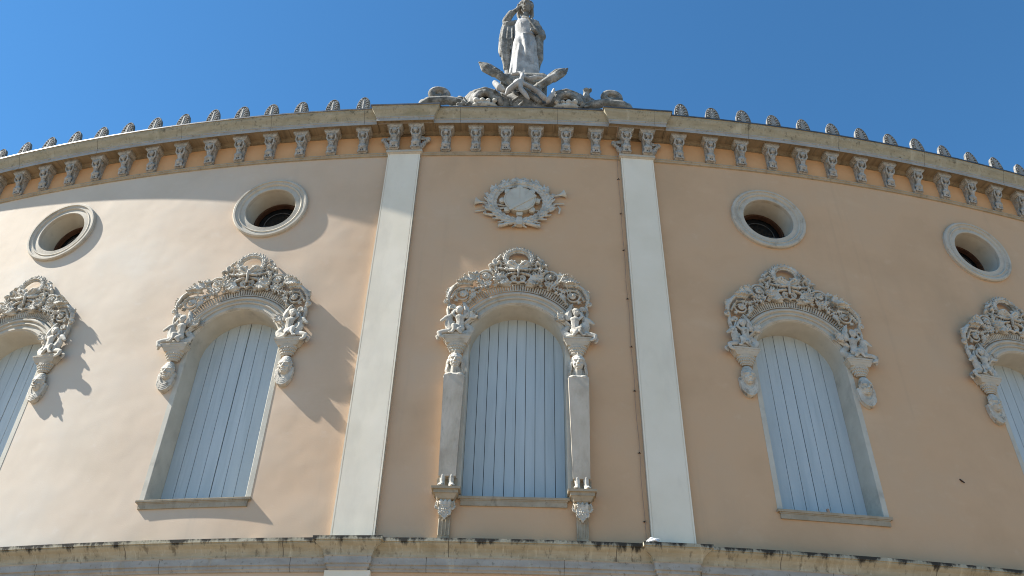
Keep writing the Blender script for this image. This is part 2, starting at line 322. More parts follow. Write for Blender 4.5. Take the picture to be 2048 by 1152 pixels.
def break_mesh(profile, W, Fd, mats, t):
    """the cornice profile mitred round a projecting block, local flat frame; profile bottom to top"""
    V = []; F = []; MI = []; UV = []; one = not isinstance(mats, (list, tuple)); ml = [mats] if one else list(dict.fromkeys(mats))
    paths = lambda o, z: [(-(W+o), -.3, z), (-(W+o), Fd+o, z), (W+o, Fd+o, z), (W+o, -.3, z)]
    for k in range(len(profile)-1):
        A = paths(*profile[k]); B = paths(*profile[k+1]); sl = abs(profile[k][1]-profile[k+1][1]) < 1e-3
        va = profile[k][1]-(profile[k][0] if sl else 0); vb = profile[k+1][1]-(profile[k+1][0] if sl else 0)
        for i in range(3):
            b = len(V); V += [A[i], A[i+1], B[i+1], B[i]]
            u0, u1 = [(0, 1), (1, 2.2), (2.2, 3.2)][i]; uo = t*R0
            if i == 1: us = (A[1][0], A[2][0], B[2][0], B[1][0])
            else: us = (A[i][1]*(1 if i == 0 else -1)+i, A[i+1][1]*(1 if i == 0 else -1)+i, B[i+1][1]*(1 if i == 0 else -1)+i, B[i][1]*(1 if i == 0 else -1)+i)
            UV += [(uo+us[0], va), (uo+us[1], va), (uo+us[2], vb), (uo+us[3], vb)]
            F.append((b, b+1, b+2, b+3)); MI.append(0 if one else ml.index(mats[k]))
    me = bpy.data.meshes.new('break'); me.from_pydata([(x, -o, z) for x, o, z in V], [], F); me.update()
    for m_ in ml: me.materials.append(m_)
    me.polygons.foreach_set('material_index', MI)
    uv = me.uv_layers.new(name='UVMap')
    for l in me.loops: uv.data[l.index].uv = UV[l.vertex_index]
    return me

# ------------------------------------------------------------------ ground
gm = bpy.data.meshes.new('ground'); gm.from_pydata([(-600, -600, 0), (600, -600, 0), (600, 600, 0), (-600, 600, 0)], [], [(0, 1, 2, 3)])
tag(link('ground', gm, M['ground']), kind='structure')

# ------------------------------------------------------------------ the building
BASE = at(0); B = empty('theatre_building', BASE)
tag(B, 'curved peach theatre front with blue grey shuttered windows and carved stone surrounds', 'theatre')
def part(name, me, m=None, parent=None, t=None, off=0, z=0):
    """child of the building; t places a local-frame mesh on the facade, otherwise the mesh is in world coordinates"""
    p = parent or B; o = link(name, me, m, p)
    if p is B:
        if t is None: o.location = -BASE
        else: o.location = at(t, z, off)-BASE; o.rotation_euler = (0, 0, t)
    return o
T0 = 0.0010; TC = T0
WIN = [-.2502, -.1300, TC, .1320, .2522]      # window centres
OCC = [-.2493, -.1289, .1307, .2511]
W_LO, W_SPR, W_R = 6.85, 9.585, .81
O_Z, O_R = 12.78, .55
ZT = 14.70
A0, A1 = -.95, .95

def facade_wall():
    ops = []
    for t in WIN: ops.append((R0*t, W_R, lambda x: W_LO, lambda x: W_SPR+math.sqrt(max(0, W_R**2-x*x))))
    for t in OCC: ops.append((R0*t, O_R, lambda x: O_Z-math.sqrt(max(0, O_R**2-x*x)), lambda x: O_Z+math.sqrt(max(0, O_R**2-x*x))))
    us = set(np.round(np.arange(A0*R0, A1*R0+.001, .15), 5).tolist())
    for c, r, lo, hi in ops:
        for k in range(33): us.add(round(c-r*math.cos(math.pi*k/32), 5))
    us = sorted(us); u2 = [us[0]]
    for u in us[1:]:
        if u-u2[-1] > 1e-4: u2.append(u)
    V = []; F = []; idx = {}
    def vert(u, z):
        k = (round(u, 5), round(z, 4))
        if k not in idx: idx[k] = len(V); V.append((u, z))
        return idx[k]
    for a, b in zip(u2, u2[1:]):
        m = (a+b)/2; here = sorted([o for o in ops if abs(m-o[0]) < o[1]-1e-5], key=lambda o: o[2](0))
        la = lb = 0.0
        for c, r, lo, hi in here:
            za, zb = lo(a-c), lo(b-c)
            F.append((vert(a, la), vert(b, lb), vert(b, zb), vert(a, za))); la, lb = hi(a-c), hi(b-c)
        F.append((vert(a, la), vert(b, lb), vert(b, ZT), vert(a, ZT)))
    F = [tuple(dict.fromkeys(f)) for f in F]; F = [f for f in F if len(f) > 2]
    me = bpy.data.meshes.new('wall'); me.from_pydata([tuple(at(u/R0, z)) for u, z in V], [], F); me.update()
    me.polygons.foreach_set('use_smooth', [True]*len(me.polygons))
    uv = me.uv_layers.new(name='UVMap')
    for l in me.loops: uv.data[l.index].uv = V[l.vertex_index]
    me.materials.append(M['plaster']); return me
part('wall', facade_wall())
part('frieze', band([(.004, 14.10), (.004, 14.66)], A0, A1, M['frieze'], close=False))
# plain inner shell behind the openings, flank walls and roof so the building is solid
def body_shell():
    V = []; F = []; n = 80
    for i in range(n+1):
        t = A0+(A1-A0)*i/n
        V += [tuple(at(t, 0, -1.2)), tuple(at(t, 14.9, -1.2))]
    for i in range(n): F.append((2*i, 2*i+2, 2*i+3, 2*i+1))
    me = bpy.data.meshes.new('inner_wall'); me.from_pydata(V, [], F); me.materials.append(M['dark']); return me
part('inner_wall', body_shell())
def side_walls():
    V = []; F = []
    for t, s in ((A0, 1), (A1, -1)):
        b = len(V); V += [tuple(at(t, 0)), tuple(at(t, 0, -14)), tuple(at(t, 15, -14)), tuple(at(t, 15))]; F.append((b, b+1, b+2, b+3))
    a = V[1]; c = V[5]; b = len(V); V += [a, c, (c[0], c[1], 15), (a[0], a[1], 15)]; F.append((b, b+1, b+2, b+3))
    me = bpy.data.meshes.new('side_wall'); me.from_pydata(V, [], F); me.materials.append(M['frieze']); return me
part('side_wall', side_walls())
def roof_mesh():
    n = 80; V = []; F = []
    for i in range(n+1):
        t = A0+(A1-A0)*i/n; V += [tuple(at(t, 15.0, .2)), tuple(at(t, 15.35, -14))]
    for i in range(n): F.append((2*i, 2*i+2, 2*i+3, 2*i+1))
    me = bpy.data.meshes.new('roof'); me.from_pydata(V, [], F); me.materials.append(M['roof']); return me
part('roof', roof_mesh())

# bands
part('string_course', band([(0, 14.04), (.03, 14.045), (.035, 14.07), (.055, 14.085), (.055, 14.105), (0, 14.115)], A0, A1, M['sill_stone']))
CO = [(0, 14.61), (.03, 14.615), (.035, 14.64), (.06, 14.66), (.075, 14.69), (.30, 14.695), (.30, 14.665), (.312, 14.665), (.312, 14.745), (.325, 14.755), (.325, 14.775), (.335, 14.80), (.352, 14.84), (.375, 14.88), (.398, 14.92), (.412, 14.955), (.415, 14.985), (.425, 14.99), (.425, 15.0)]
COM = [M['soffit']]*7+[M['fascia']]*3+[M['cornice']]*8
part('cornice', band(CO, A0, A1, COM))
fl = part('flashing', band([(.426, 14.992), (.436, 14.992), (.436, 15.024), (.0, 15.06), (-.2, 15.08)], A0, A1, M['lead'], close=False))
LC = [(.0, 5.72), (.03, 5.725), (.035, 5.745), (.06, 5.76), (.06, 5.80), (.085, 5.805), (.085, 5.90), (.10, 5.91), (.105, 5.94), (.125, 5.98), (.16, 6.02), (.20, 6.045), (.225, 6.065), (.225, 6.08), (.25, 6.085), (.25, 6.135), (0, 6.20)]
LCM = [M['fascia']]*7+[M['lower_cornice']]*9
part('lower_cornice', band(LC, A0, A1, LCM))
PIL = [TC-.0624, TC+.0624]
PL = ['pale pilaster left of the central window bay', 'pale pilaster right of the central window bay']
for i, t in enumerate(PIL):
    c = Clay(); c.frustum(-.322, .322, -.05, .072, 6.10, 14.05)
    for s in (-1, 1):                                # raised twin fillets near both edges
        for a, b, h in ((.322, .300, .080), (.288, .266, .080)):
            c.frustum(min(s*a, s*b), max(s*a, s*b), .0, h, 6.10, 14.049)
        c.frustum(min(s*.322, s*.266)+.0, max(s*.322, s*.266), .0, .074, 6.10, 14.048)
    c.frustum(-.266, .266, .0, .080, 6.10, 14.0485)
    p = part('pilaster', c.mesh('pilaster', M['pilaster']), t=t); p['label'] = PL[i]
    c = Clay(); c.frustum(-.33, .33, -.05, .088, 14.035, 14.06, -.35, .35, -.05, .11); c.frustum(-.36, .36, -.05, .12, 14.06, 14.115)
    link('capital', c.mesh('capital', M['stone_trim']), None, p)
    part('cornice_break', break_mesh(CO, .265, .085, COM, t), t=t)
    part('flashing', break_mesh([(.427, 14.992), (.437, 14.992), (.437, 15.026), (.0, 15.062), (-.22, 15.075)], .265, .085, M['lead'], t), t=t)
    LB = [(o, z) for o, z in LC]
    part('lower_cornice_break', break_mesh(LB, .245, .075, LCM, t), t=t)
    c = Clay(); c.frustum(-.322, .322, -.05, .09, 0, 5.722); part('lower_pilaster', c.mesh('lower_pilaster', M['pilaster']), t=t)

# ------------------------------------------------------------------ corbels
def corbel_meshes():
    c = Clay()                                        # console block with scroll profile, z relative to 14.10
    pr = [(-.02, .02), (.05, .01), (.085, .035), (.095, .08), (.075, .12), (.065, .19), (.09, .27), (.14, .34), (.20, .41), (.225, .47), (-.02, .47)]
    c.extrude_x(list(reversed(pr)), -.085, .085)
    for s in (-1, 1):
        c.ell((s*.085, .13, .40), (.018, .055, .055)); c.ell((s*.085, .06, .07), (.02, .04, .04))
    c.frustum(-.105, .105, -.02, .235, .47, .49, -.115, .115, -.02, .25); c.frustum(-.125, .125, -.02, .255, .49, .52, -.14, .14, -.02, .27); c.frustum(-.15, .15, -.02, .275, .52, .585)
    block = c.mesh('corbel', M['corbel_stone'])
    f = Clay()                                        # little carved figure with raised arms on its front
    f.ell((0, .235, .40), (.046, .046, .052)); f.ell((0, .24, .43), (.05, .04, .035)); f.cap((0, .215, .37), (0, .19, .33), .02)
    f.ell((0, .172, .295), (.062, .045, .05)); f.ell((-.028, .21, .295), (.024, .02, .022)); f.ell((.028, .21, .295), (.024, .02, .022))
    f.chain([(0, .165, .26), (0, .14, .21), (0, .125, .16)], [.046, .046, .06]); f.ell((0, .13, .15), (.088, .055, .06))
    for s in (-1, 1):
        f.chain([(s*.062, .185, .32), (s*.088, .21, .365), (s*.078, .235, .44)], [.021, .019, .017]); f.ell((s*.07, .235, .455), (.03, .022, .018))
        f.chain([(s*.03, .12, .12), (s*.055, .12, .08), (s*.06, .105, .05)], [.035, .027, .02]); f.spiral(s*.06, .045, .115, .026, .006, 1.2, 1.57, .011, .009, s)
    f.chain([(.042*math.cos(RAD(36*k)), .125, .06+.040*math.sin(RAD(36*k))) for k in range(11)], .014, seg=7); f.ell((0, .13, .06), (.014, .014, .014))
    return block, f.mesh('carved_figure', M['corbel_stone'], voxel=.0095, smooth=1)
cb, cf = corbel_meshes()
cb_t = [T0+(k-2.5)*.0162 for k in range(6)]+[T0-.0858-k*.0174 for k in range(17)]+[T0+.0858+k*.0174 for k in range(17)]+[p+d for p in PIL for d in (-.0058, .0058)]
for i, t in enumerate(cb_t):
    onp = i >= 40
    o = part('corbel', cb, t=t, z=14.115, off=.075 if onp else .0); o.scale = (1.04, .86, 1); g = link('carved_figure', cf, None, o)
    o['group'] = 'figure corbels under the main cornice'
# shell and volute wings flanking the corbels above each pilaster
def wing_clay():
    c = Clay()
    c.leaf([(.09, .02), (.16, .10), (.22, .20), (.27, .30)], .06, .04, 5, .016, .03)
    for k in range(7):
        a = RAD(20+22*k); c.cap((.14, .07, .28), (.14+.10*math.cos(a), .05, .28+.10*math.sin(a)), .012, .02)
    c.spiral(.265, .30, .06, .05, .01, 1.4, -.8, .022, .012); c.chain([(.08, .05, .05), (.15, .05, .12), (.22, .05, .22), (.29, .05, .27)], [.03, .03, .03, .02])
    return c
wc = wing_clay()
wm = {1: wc.mesh('wing', M['corbel_stone'], voxel=.011, smooth=1), -1: wc.mirrored().mesh('wing', M['corbel_stone'], voxel=.011, smooth=1)}
for t in PIL:
    for s in (-1, 1):
        sw_ = part('scroll_wing', wm[s], t=t+s*.0045, z=14.115, off=.0); sw_.scale = (1.02, 1.5, 1.05)

# ------------------------------------------------------------------ antefixes
def antefix_meshes():
    n = 30; out = []; hw, h = .158, .50
    for i in range(n+1):
        a = math.pi*i/n; out.append((hw*math.cos(a)*(1+.03*math.sin(a)), .02+(h-.02)*max(0, math.sin(a))**.80))
    c = Clay(); c.extrude_o([(hw, 0)]+out+[(-hw, 0)], -.05, .02)
    rim = Clay(); rim.chain([(x*.955, .022, z*.97) for x, z in out], .0155, seg=8); c.merge(rim)
    f = Clay(); f.chain([(0, .03, .06), (0, .035, .34)], [.02, .016], seg=8); f.pet(0, .03, .30, 0, 1, .13, .026, .018, .008)
    for k in range(4):
        z0 = .08+.06*k; ex, ez = [(.105, .20), (.108, .285), (.092, .365), (.055, .425)][k]
        for s in (-1, 1):
            f.chain([(0, .028, z0), (s*ex*.55, .032, z0+(ez-z0)*.72), (s*ex*.95, .034, ez-.01)], [.012, .015, .019], seg=8); f.ell((s*ex, .034, ez-.028), (.020, .014, .022))
    for s in (-1, 1): f.ell((s*.085, .03, .10), (.035, .018, .035)); f.ell((s*.05, .034, .07), (.02, .015, .02))
    return c.mesh('antefix', M['antefix']), f.mesh('palmette', M['antefix_leaf'], voxel=.008, smooth=1)
am, pm = antefix_meshes()
AF_L = [729, 665, 606, 542, 483, 425, 367, 309, 254, 199, 148, 98, 46]
# angles measured from their spacing along the roof edge
af = [T0-.0868-.01745*k for k in range(16)]+[T0+.0878+.01755*k for k in range(16)]
for i, t in enumerate(af):
    o = part('antefix', am, t=t+random.uniform(-.0004, .0004), z=15.03, off=.31); o.scale = (random.uniform(.88, .97), .75, random.uniform(.87, .95))
    o.rotation_euler = (0, random.uniform(-.02, .02), t); link('palmette', pm, None, o); o['group'] = 'palmette antefixes along the roof edge'

# ------------------------------------------------------------------ round windows
def ring_mesh(prof, cz, seg=64, m=None, rough=0):
    V = []; F = []
    for k in range(len(prof)-1):
        b = len(V)
        for i in range(seg+1):
            a = 2*math.pi*i/seg
            for r, o in (prof[k], prof[k+1]): V.append((r*math.cos(a), -o, r*math.sin(a)))
        for i in range(seg): F.append((b+2*i, b+2*i+1, b+2*i+3, b+2*i+2))
    me = bpy.data.meshes.new('ring'); me.from_pydata(V, [], F); me.update(); me.polygons.foreach_set('use_smooth', [True]*len(F)); me.materials.append(m); return me
oc_ring = ring_mesh([(.735, -.01), (.735, .045), (.715, .065), (.68, .065), (.67, .045), (.63, .038), (.615, .052), (.60, .045), (.585, .022), (.50, .03), (.49, .02), (.49, -.05)], O_Z, m=M['stone_trim'])
oc_rev = ring_mesh([(.49, -.05), (.495, -.25), (.495, -.47)], O_Z, m=M['reveal'])
oc_frame = ring_mesh([(.50, -.41), (.475, -.41), (.47, -.385), (.435, -.385), (.43, -.42), (.425, -.47)], O_Z, m=M['wood'])
gl = Clay(); gl.cyl_o(0, 0, .5, -.53, -.50, 48); oc_glass = gl.mesh('pane', M['glass'])
gr = Clay(); gr.chain([(.31*math.cos(2*math.pi*k/36), -.47, .31*math.sin(2*math.pi*k/36)) for k in range(37)], .008, seg=6)
gr.cap((-.42, -.47, -.02), (.42, -.47, -.02), .008); oc_bars = gr.mesh('bars', M['lead'])
for t in OCC:
    o = part('round_window', oc_ring, t=t, z=O_Z); link('reveal', oc_rev, None, o); f = link('window_frame', oc_frame, None, o)
    link('pane', oc_glass, None, o); link('bars', oc_bars, None, o)
    o['group'] = 'round windows high in the wall'

# ------------------------------------------------------------------ arched windows
def arch_pts(r, n=40, zlo=W_LO, spr=W_SPR, a0=0):
    return [(r, zlo)]+[(r*math.cos(math.pi*i/n), spr+r*math.sin(math.pi*i/n)) for i in range(n+1)]+[(-r, zlo)]
def sweep_arch(prof, path=None):
    """prof (r, out) pairs swept up one jamb, round the arch and down the other"""
    V = []; F = []
    for k in range(len(prof)-1):
        b = len(V); A = arch_pts(prof[k][0]); Bq = arch_pts(prof[k+1][0])
        for (x, z), (X, Z) in zip(A, Bq): V += [(x, -prof[k][1], z), (X, -prof[k+1][1], Z)]
        for i in range(len(A)-1): F.append((b+2*i, b+2*i+1, b+2*i+3, b+2*i+2))
    return V, F
def frame_mesh():
    V, F = sweep_arch([(.885, -.03), (.885, -.006), (.806, -.004), (.80, -.008), (.80, -.46)])
    me = bpy.data.meshes.new('window'); me.from_pydata(V, [], F); me.materials.append(M['reveal']); return me
def archivolt_mesh():
    prof = [(1.06, -.01), (1.06, .03), (1.045, .05), (1.02, .055), (1.0, .05), (.99, .025), (.97, .018), (.955, .035), (.935, .04), (.92, .03), (.915, .012), (.87, .012), (.865, .028), (.83, .028), (.822, .015), (.807, .008), (.807, -.02)]
    V = []; F = []; n = 56; a0, a1 = RAD(12), RAD(168)
    for k in range(len(prof)-1):
        b = len(V)
        for i in range(n+1):
            a = a0+(a1-a0)*i/n
            for r, o in (prof[k], prof[k+1]): V.append((r*math.cos(a), -o, W_SPR+r*math.sin(a)))
        for i in range(n): F.append((b+2*i, b+2*i+1, b+2*i+3, b+2*i+2))
    me = bpy.data.meshes.new('archivolt'); me.from_pydata(V, [], F); me.materials.append(M['stone_trim']); return me
def fluted_mesh():
    c = Clay(); n = 46
    for i in range(n+1):
        a = RAD(40+100*i/n); x, z = math.cos(a), math.sin(a)
        c.cap((1.105*x, .018, W_SPR+1.105*z), (1.195*x, .028, W_SPR+1.195*z), .014, .0185, 7)
    for r, rr in ((1.085, .010), (1.225, .010)):
        c.chain([(r*math.cos(RAD(38+104*i/30)), .03, W_SPR+r*math.sin(RAD(38+104*i/30))) for i in range(31)], rr, seg=6)
    return c.mesh('fluted_band', M['stone'])
def shutter_meshes(nb, wide=True):
    """two leaves of vertical boards with real gaps"""
    out = []; Wd = .80; bw = 2*Wd/nb; gap = .009
    for side in (0, 1):
        V = []; F = []
        rng = range(0, nb//2) if side == 0 else range(nb//2, nb)
        for k in rng:
            x0 = -Wd+k*bw+gap/2; x1 = -Wd+(k+1)*bw-gap/2
            if wide and side == 0 and k == nb//2-1: x1 -= .003
            if wide and side == 1 and k == nb//2: x0 += .003
            d = random.uniform(-.003, .003); b = len(V); xs = [x0+(x1-x0)*j/6 for j in range(7)]
            top = [W_SPR+math.sqrt(max(0, .80**2-x*x))+.01 for x in xs]
            pts = [(x1, W_LO-.02), (x0, W_LO-.02)]+[(x, z) for x, z in zip(xs, top)]
            n = len(pts); V += [(x, .44+d, z) for x, z in pts]+[(x, .47, z) for x, z in pts]
            F.append(tuple(b+i for i in range(n)))
            for i in range(n): F.append((b+(i+1) % n, b+i, b+n+i, b+n+(i+1) % n))
        me = bpy.data.meshes.new('shutter'); me.from_pydata(V, [], F); me.materials.append(M['shutter']); out.append(me)
    return out
def backing_mesh():
    c = Clay(); c.extrude_o(list(reversed(arch_pts(.85, 24))), -.52, -.475); return c.mesh('backing', M['dark'])
def sill_mesh(hw):
    c = Clay(); c.frustum(-hw+.045, hw-.045, -.02, .022, W_LO-.135, W_LO-.055, None, None, None, .026); c.frustum(-hw+.035, hw-.035, -.02, .034, W_LO-.055, W_LO-.035)
    c.frustum(-hw, hw, -.02, .046, W_LO-.035, W_LO-.01, None, None, None, .05); c.frustum(-hw, hw, -.46, .048, W_LO-.01, W_LO+.003)
    return c.mesh('sill', M['sill_stone'])

def scroll_clay():
    c = Clay()
    O = .035
    # heart shaped middle with twin volutes and beaded straps
    c.spiral(.075, 10.90, O+.02, .065, .012, 1.5, 2.4, .018, .012, -1)
    c.chain([(.0, O+.02, 10.80), (.03, O+.02, 10.83), (.10, O+.02, 10.835)], [.022, .02, .016])
    c.chain([(.03, O+.02, 11.02), (.12, O+.03, 11.0), (.22, O+.03, 10.96), (.30, O+.02, 10.88)], [.022, .026, .024, .016])
    for k in range(5): c.ell((.06+.05*k, O+.052, 11.01-.012*k*(1+.4*k)), (.011, .012, .011))
    # first rinceau: stem from the middle sweeping out and curling round a rosette
    c.chain([(.14, O, 10.76), (.25, O+.01, 10.75), (.36, O+.015, 10.80), (.42, O+.015, 10.90), (.43, O+.02, 11.0)], [.02, .024, .026, .026, .02])
    c.leaf([(.17, 10.83), (.26, 10.84), (.35, 10.90), (.40, 10.99), (.39, 11.07)], .10, O+.02, 6, .016, .035)
    c.leaf([(.40, 10.80), (.36, 10.88), (.30, 10.98)], .06, O+.015, 4, .013, .03)
    c.spiral(.57, 10.925, O+.015, .155, .085, 1.15, 2.9, .024, .018, -1)
    for k in range(9):
        a = 2*math.pi*k/9; c.cap((.57, O+.02, 10.925), (.57+.05*math.cos(a), O+.03, 10.925+.05*math.sin(a)), .012, .018, 7)
    c.ell((.57, O+.05, 10.925), (.024, .022, .024)); c.spiral(.57, 10.925, O+.035, .085, .045, 1.0, .5, .012, .012)
    c.leaf([(.46, 10.80), (.56, 10.76), (.66, 10.78), (.72, 10.84)], .06, O+.015, 5, .013, .03)
    c.leaf([(.50, 10.74), (.60, 10.69), (.72, 10.67), (.80, 10.62)], .05, O+.015, 5, .013, .03)
    c.leaf([(.70, 10.98), (.76, 11.0), (.82, 10.97)], .04, O+.01, 3, .012, .03)
    # second rinceau and rosette
    c.chain([(.66, O, 10.66), (.76, O+.01, 10.66), (.84, O+.01, 10.65), (.90, O+.01, 10.66)], [.018, .024, .024, .02])
    c.spiral(.95, 10.525, O+.015, .135, .075, 1.1, 1.9, .022, .017, -1)
    for k in range(8):
        a = 2*math.pi*k/8; c.cap((.95, O+.02, 10.525), (.95+.043*math.cos(a), O+.03, 10.525+.043*math.sin(a)), .011, .016, 7)
    c.ell((.95, O+.05, 10.525), (.02, .02, .02)); c.spiral(.95, 10.525, O+.03, .072, .04, 1.0, .5, .011, .011)
    c.leaf([(.74, 10.56), (.79, 10.48), (.82, 10.40)], .05, O+.01, 4, .012, .03)
    # big outer acanthus, arched over the second rosette, ending in volutes
    c.leaf([(.74, 10.80), (.83, 10.83), (.92, 10.82), (1.02, 10.77)], .085, O+.05, 6, .018, .045)
    c.leaf([(.80, 10.76), (.90, 10.75), (1.0, 10.71)], .06, O+.03, 4, .016, .04)
    c.chain([(.80, O+.01, 10.76), (.92, O+.03, 10.77), (1.04, O+.04, 10.73), (1.13, O+.04, 10.64), (1.185, O+.03, 10.53), (1.20, O+.02, 10.43), (1.18, O+.02, 10.37)], [.02, .03, .036, .036, .032, .028, .022])
    c.chain([(1.0, O+.07, 10.755), (1.10, O+.07, 10.66), (1.16, O+.06, 10.54)], [.012, .012, .010])
    for k in range(6):
        a = k/5; c.ell((1.02+.15*a-.03*a*a, O+.03, 10.64-.20*a), (.022, .03, .028))
    c.spiral(1.215, 10.365, O+.02, .05, .012, 1.4, 1.6, .018, .014, -1); c.ell((1.215, O+.045, 10.365), (.018, .02, .018))
    c.chain([(1.17, O, 10.34), (1.19, O, 10.22), (1.17, O, 10.08), (1.13, O, 9.95), (1.10, O-.01, 9.80)], [.026, .03, .03, .028, .02])
    c.spiral(1.10, 10.245, O+.03, .055, .012, 1.5, -.6, .018, .013); c.chain([(1.09, O+.02, 10.19), (1.13, O+.02, 10.08), (1.14, O, 9.98)], [.02, .022, .02])
    # small flowers on the fluted band and a leaf beside the arch foot
    for (x, z, r) in ((.27, 10.77, .03), (.66, 10.60, .022)):
        for k in range(6):
            a = 2*math.pi*k/6; c.ell((x+r*math.cos(a), O+.03, z+r*math.sin(a)), (r*.6, .02, r*.6))
        c.ell((x, O+.045, z), (r*.45, .02, r*.45))
    c.leaf([(.80, 10.02), (.74, 10.08), (.70, 10.14)], .07, .05, 3, .016, .03)
    c.chain([(.90, .04, 9.92), (.82, .05, 10.0), (.76, .05, 10.06)], [.03, .028, .022])
    for (x, z, dx, dz, l_) in ((.16, 10.97, .4, .9, .09), (.24, 11.02, .9, .5, .09), (.47, 11.06, .3, 1, .07), (.70, 10.92, 1, .4, .09), (.63, 10.80, 1, -.2, .09), (.80, 10.68, 1, -.5, .08), (.86, 10.40, -.6, -.8, .07), (1.03, 10.43, .8, -.6, .07), (1.06, 10.62, .2, -1, .08), (.36, 10.76, .9, -.1, .08), (.50, 10.70, .9, -.5, .07), (.12, 10.84, .5, -.4, .06)):
        for q in (-.55, 0, .55):
            a = math.atan2(dz, dx)+q; c.pet(x, O, z, math.cos(a), math.sin(a), l_*(1.1-.3*abs(q)), .014, .016, .025)
    c.leaf([(.42, 10.92), (.36, 10.84), (.27, 10.79), (.19, 10.79)], .06, O+.01, 5, .013, .03)
    c.leaf([(.92, 10.66), (.84, 10.62), (.76, 10.60), (.70, 10.56)], .045, O+.01, 4, .012, .03)
    c.leaf([(1.16, 10.66), (1.20, 10.56), (1.225, 10.47)], .05, O+.01, 4, .013, .03)
    m = c.mirrored(); c.merge(m)
    return c.mesh('scrollwork', M['stone'], voxel=.0075, smooth=1)
def wreath_clay(cx, cz, rx, rz, O, n=22, lw=.055, lr=.017, fat=.05, a0=0, side=2):
    """laurel wreath: two branches of leaves meeting at the top"""
    c = Clay()
    for s in (-1, 1):
        pts = []
        for i in range(n+1):
            a = -math.pi/2+s*math.pi*i/n*.97; x, z = cx+rx*math.cos(a), cz+rz*math.sin(a); pts.append((x, O-.01, z))
            tx, tz = -rx*math.sin(a)*s, rz*math.cos(a)*s; L = math.hypot(tx, tz); tx, tz = tx/L, tz/L; nx, nz = math.cos(a), math.sin(a)
            for q, oo in ((-1, .0), (1, .0), (-.35, .018), (.35, .02)):
                bx, bz = x+nx*q*fat*.25, z+nz*q*fat*.25
                c.pet(bx, O+oo+.004*(i % 2), bz, tx+nx*q*.75, tz+nz*q*.75, lw*(1.15 if abs(q) == 1 else 1.0), lr, lr*.9, .012)
        c.chain(pts, fat*.30, seg=7)
    return c
def crest_wreath():
    c = wreath_clay(0, 11.325, .235, .205, .05, n=13, lw=.08, lr=.0145, fat=.062)
    # bow and knot of ribbon in the lower half
    for s in (-1, 1):
        c.chain([(0, .09, 11.12), (s*.06, .10, 11.19), (s*.12, .10, 11.24), (s*.17, .10, 11.22), (s*.13, .095, 11.17), (s*.05, .09, 11.12)], [.02, .024, .026, .024, .022, .018])
        c.chain([(0, .08, 11.10), (s*.08, .09, 11.06), (s*.15, .08, 11.07), (s*.22, .075, 11.11)], [.022, .024, .022, .018]); c.cap((s*.06, .09, 11.25), (s*.10, .10, 11.19), .022, .018)
        c.leaf([(s*.10, 11.10), (s*.18, 11.07), (s*.25, 11.09)], .04, .06, 3, .012, .02)
    c.chain([(0, .09, 11.16), (0, .10, 11.08), (0, .09, 11.0), (0, .08, 10.92)], [.028, .026, .022, .02])
    return c.mesh('wreath', M['stone'], voxel=.0075, smooth=1)
def crest_ribbon(side):
    c = Clay()
    for s in (side,):
        P = [(.24, 11.12), (.30, 11.09), (.33, 11.15), (.30, 11.22), (.34, 11.26), (.40, 11.22), (.40, 11.30), (.35, 11.35), (.36, 11.41), (.32, 11.44)]
        c.chain([(s*x, .05+.025*math.sin(i*2.1), z) for i, (x, z) in enumerate(P)], [.02, .026, .028, .022, .026, .028, .024, .024, .02, .014])
        P = [(.32, 11.10), (.39, 11.12), (.42, 11.18), (.48, 11.20), (.51, 11.17), (.49, 11.12), (.44, 11.10)]
        c.chain([(s*x, .05+.03*math.sin(i*1.9+1), z) for i, (x, z) in enumerate(P)], [.02, .028, .026, .028, .024, .02, .014])
        P = [(.42, 11.20), (.45, 11.27), (.42, 11.33)]
        c.chain([(s*x, .06, z) for x, z in P], [.02, .024, .014])
    return c.mesh('ribbon', M['stone'], voxel=.0075, smooth=1)

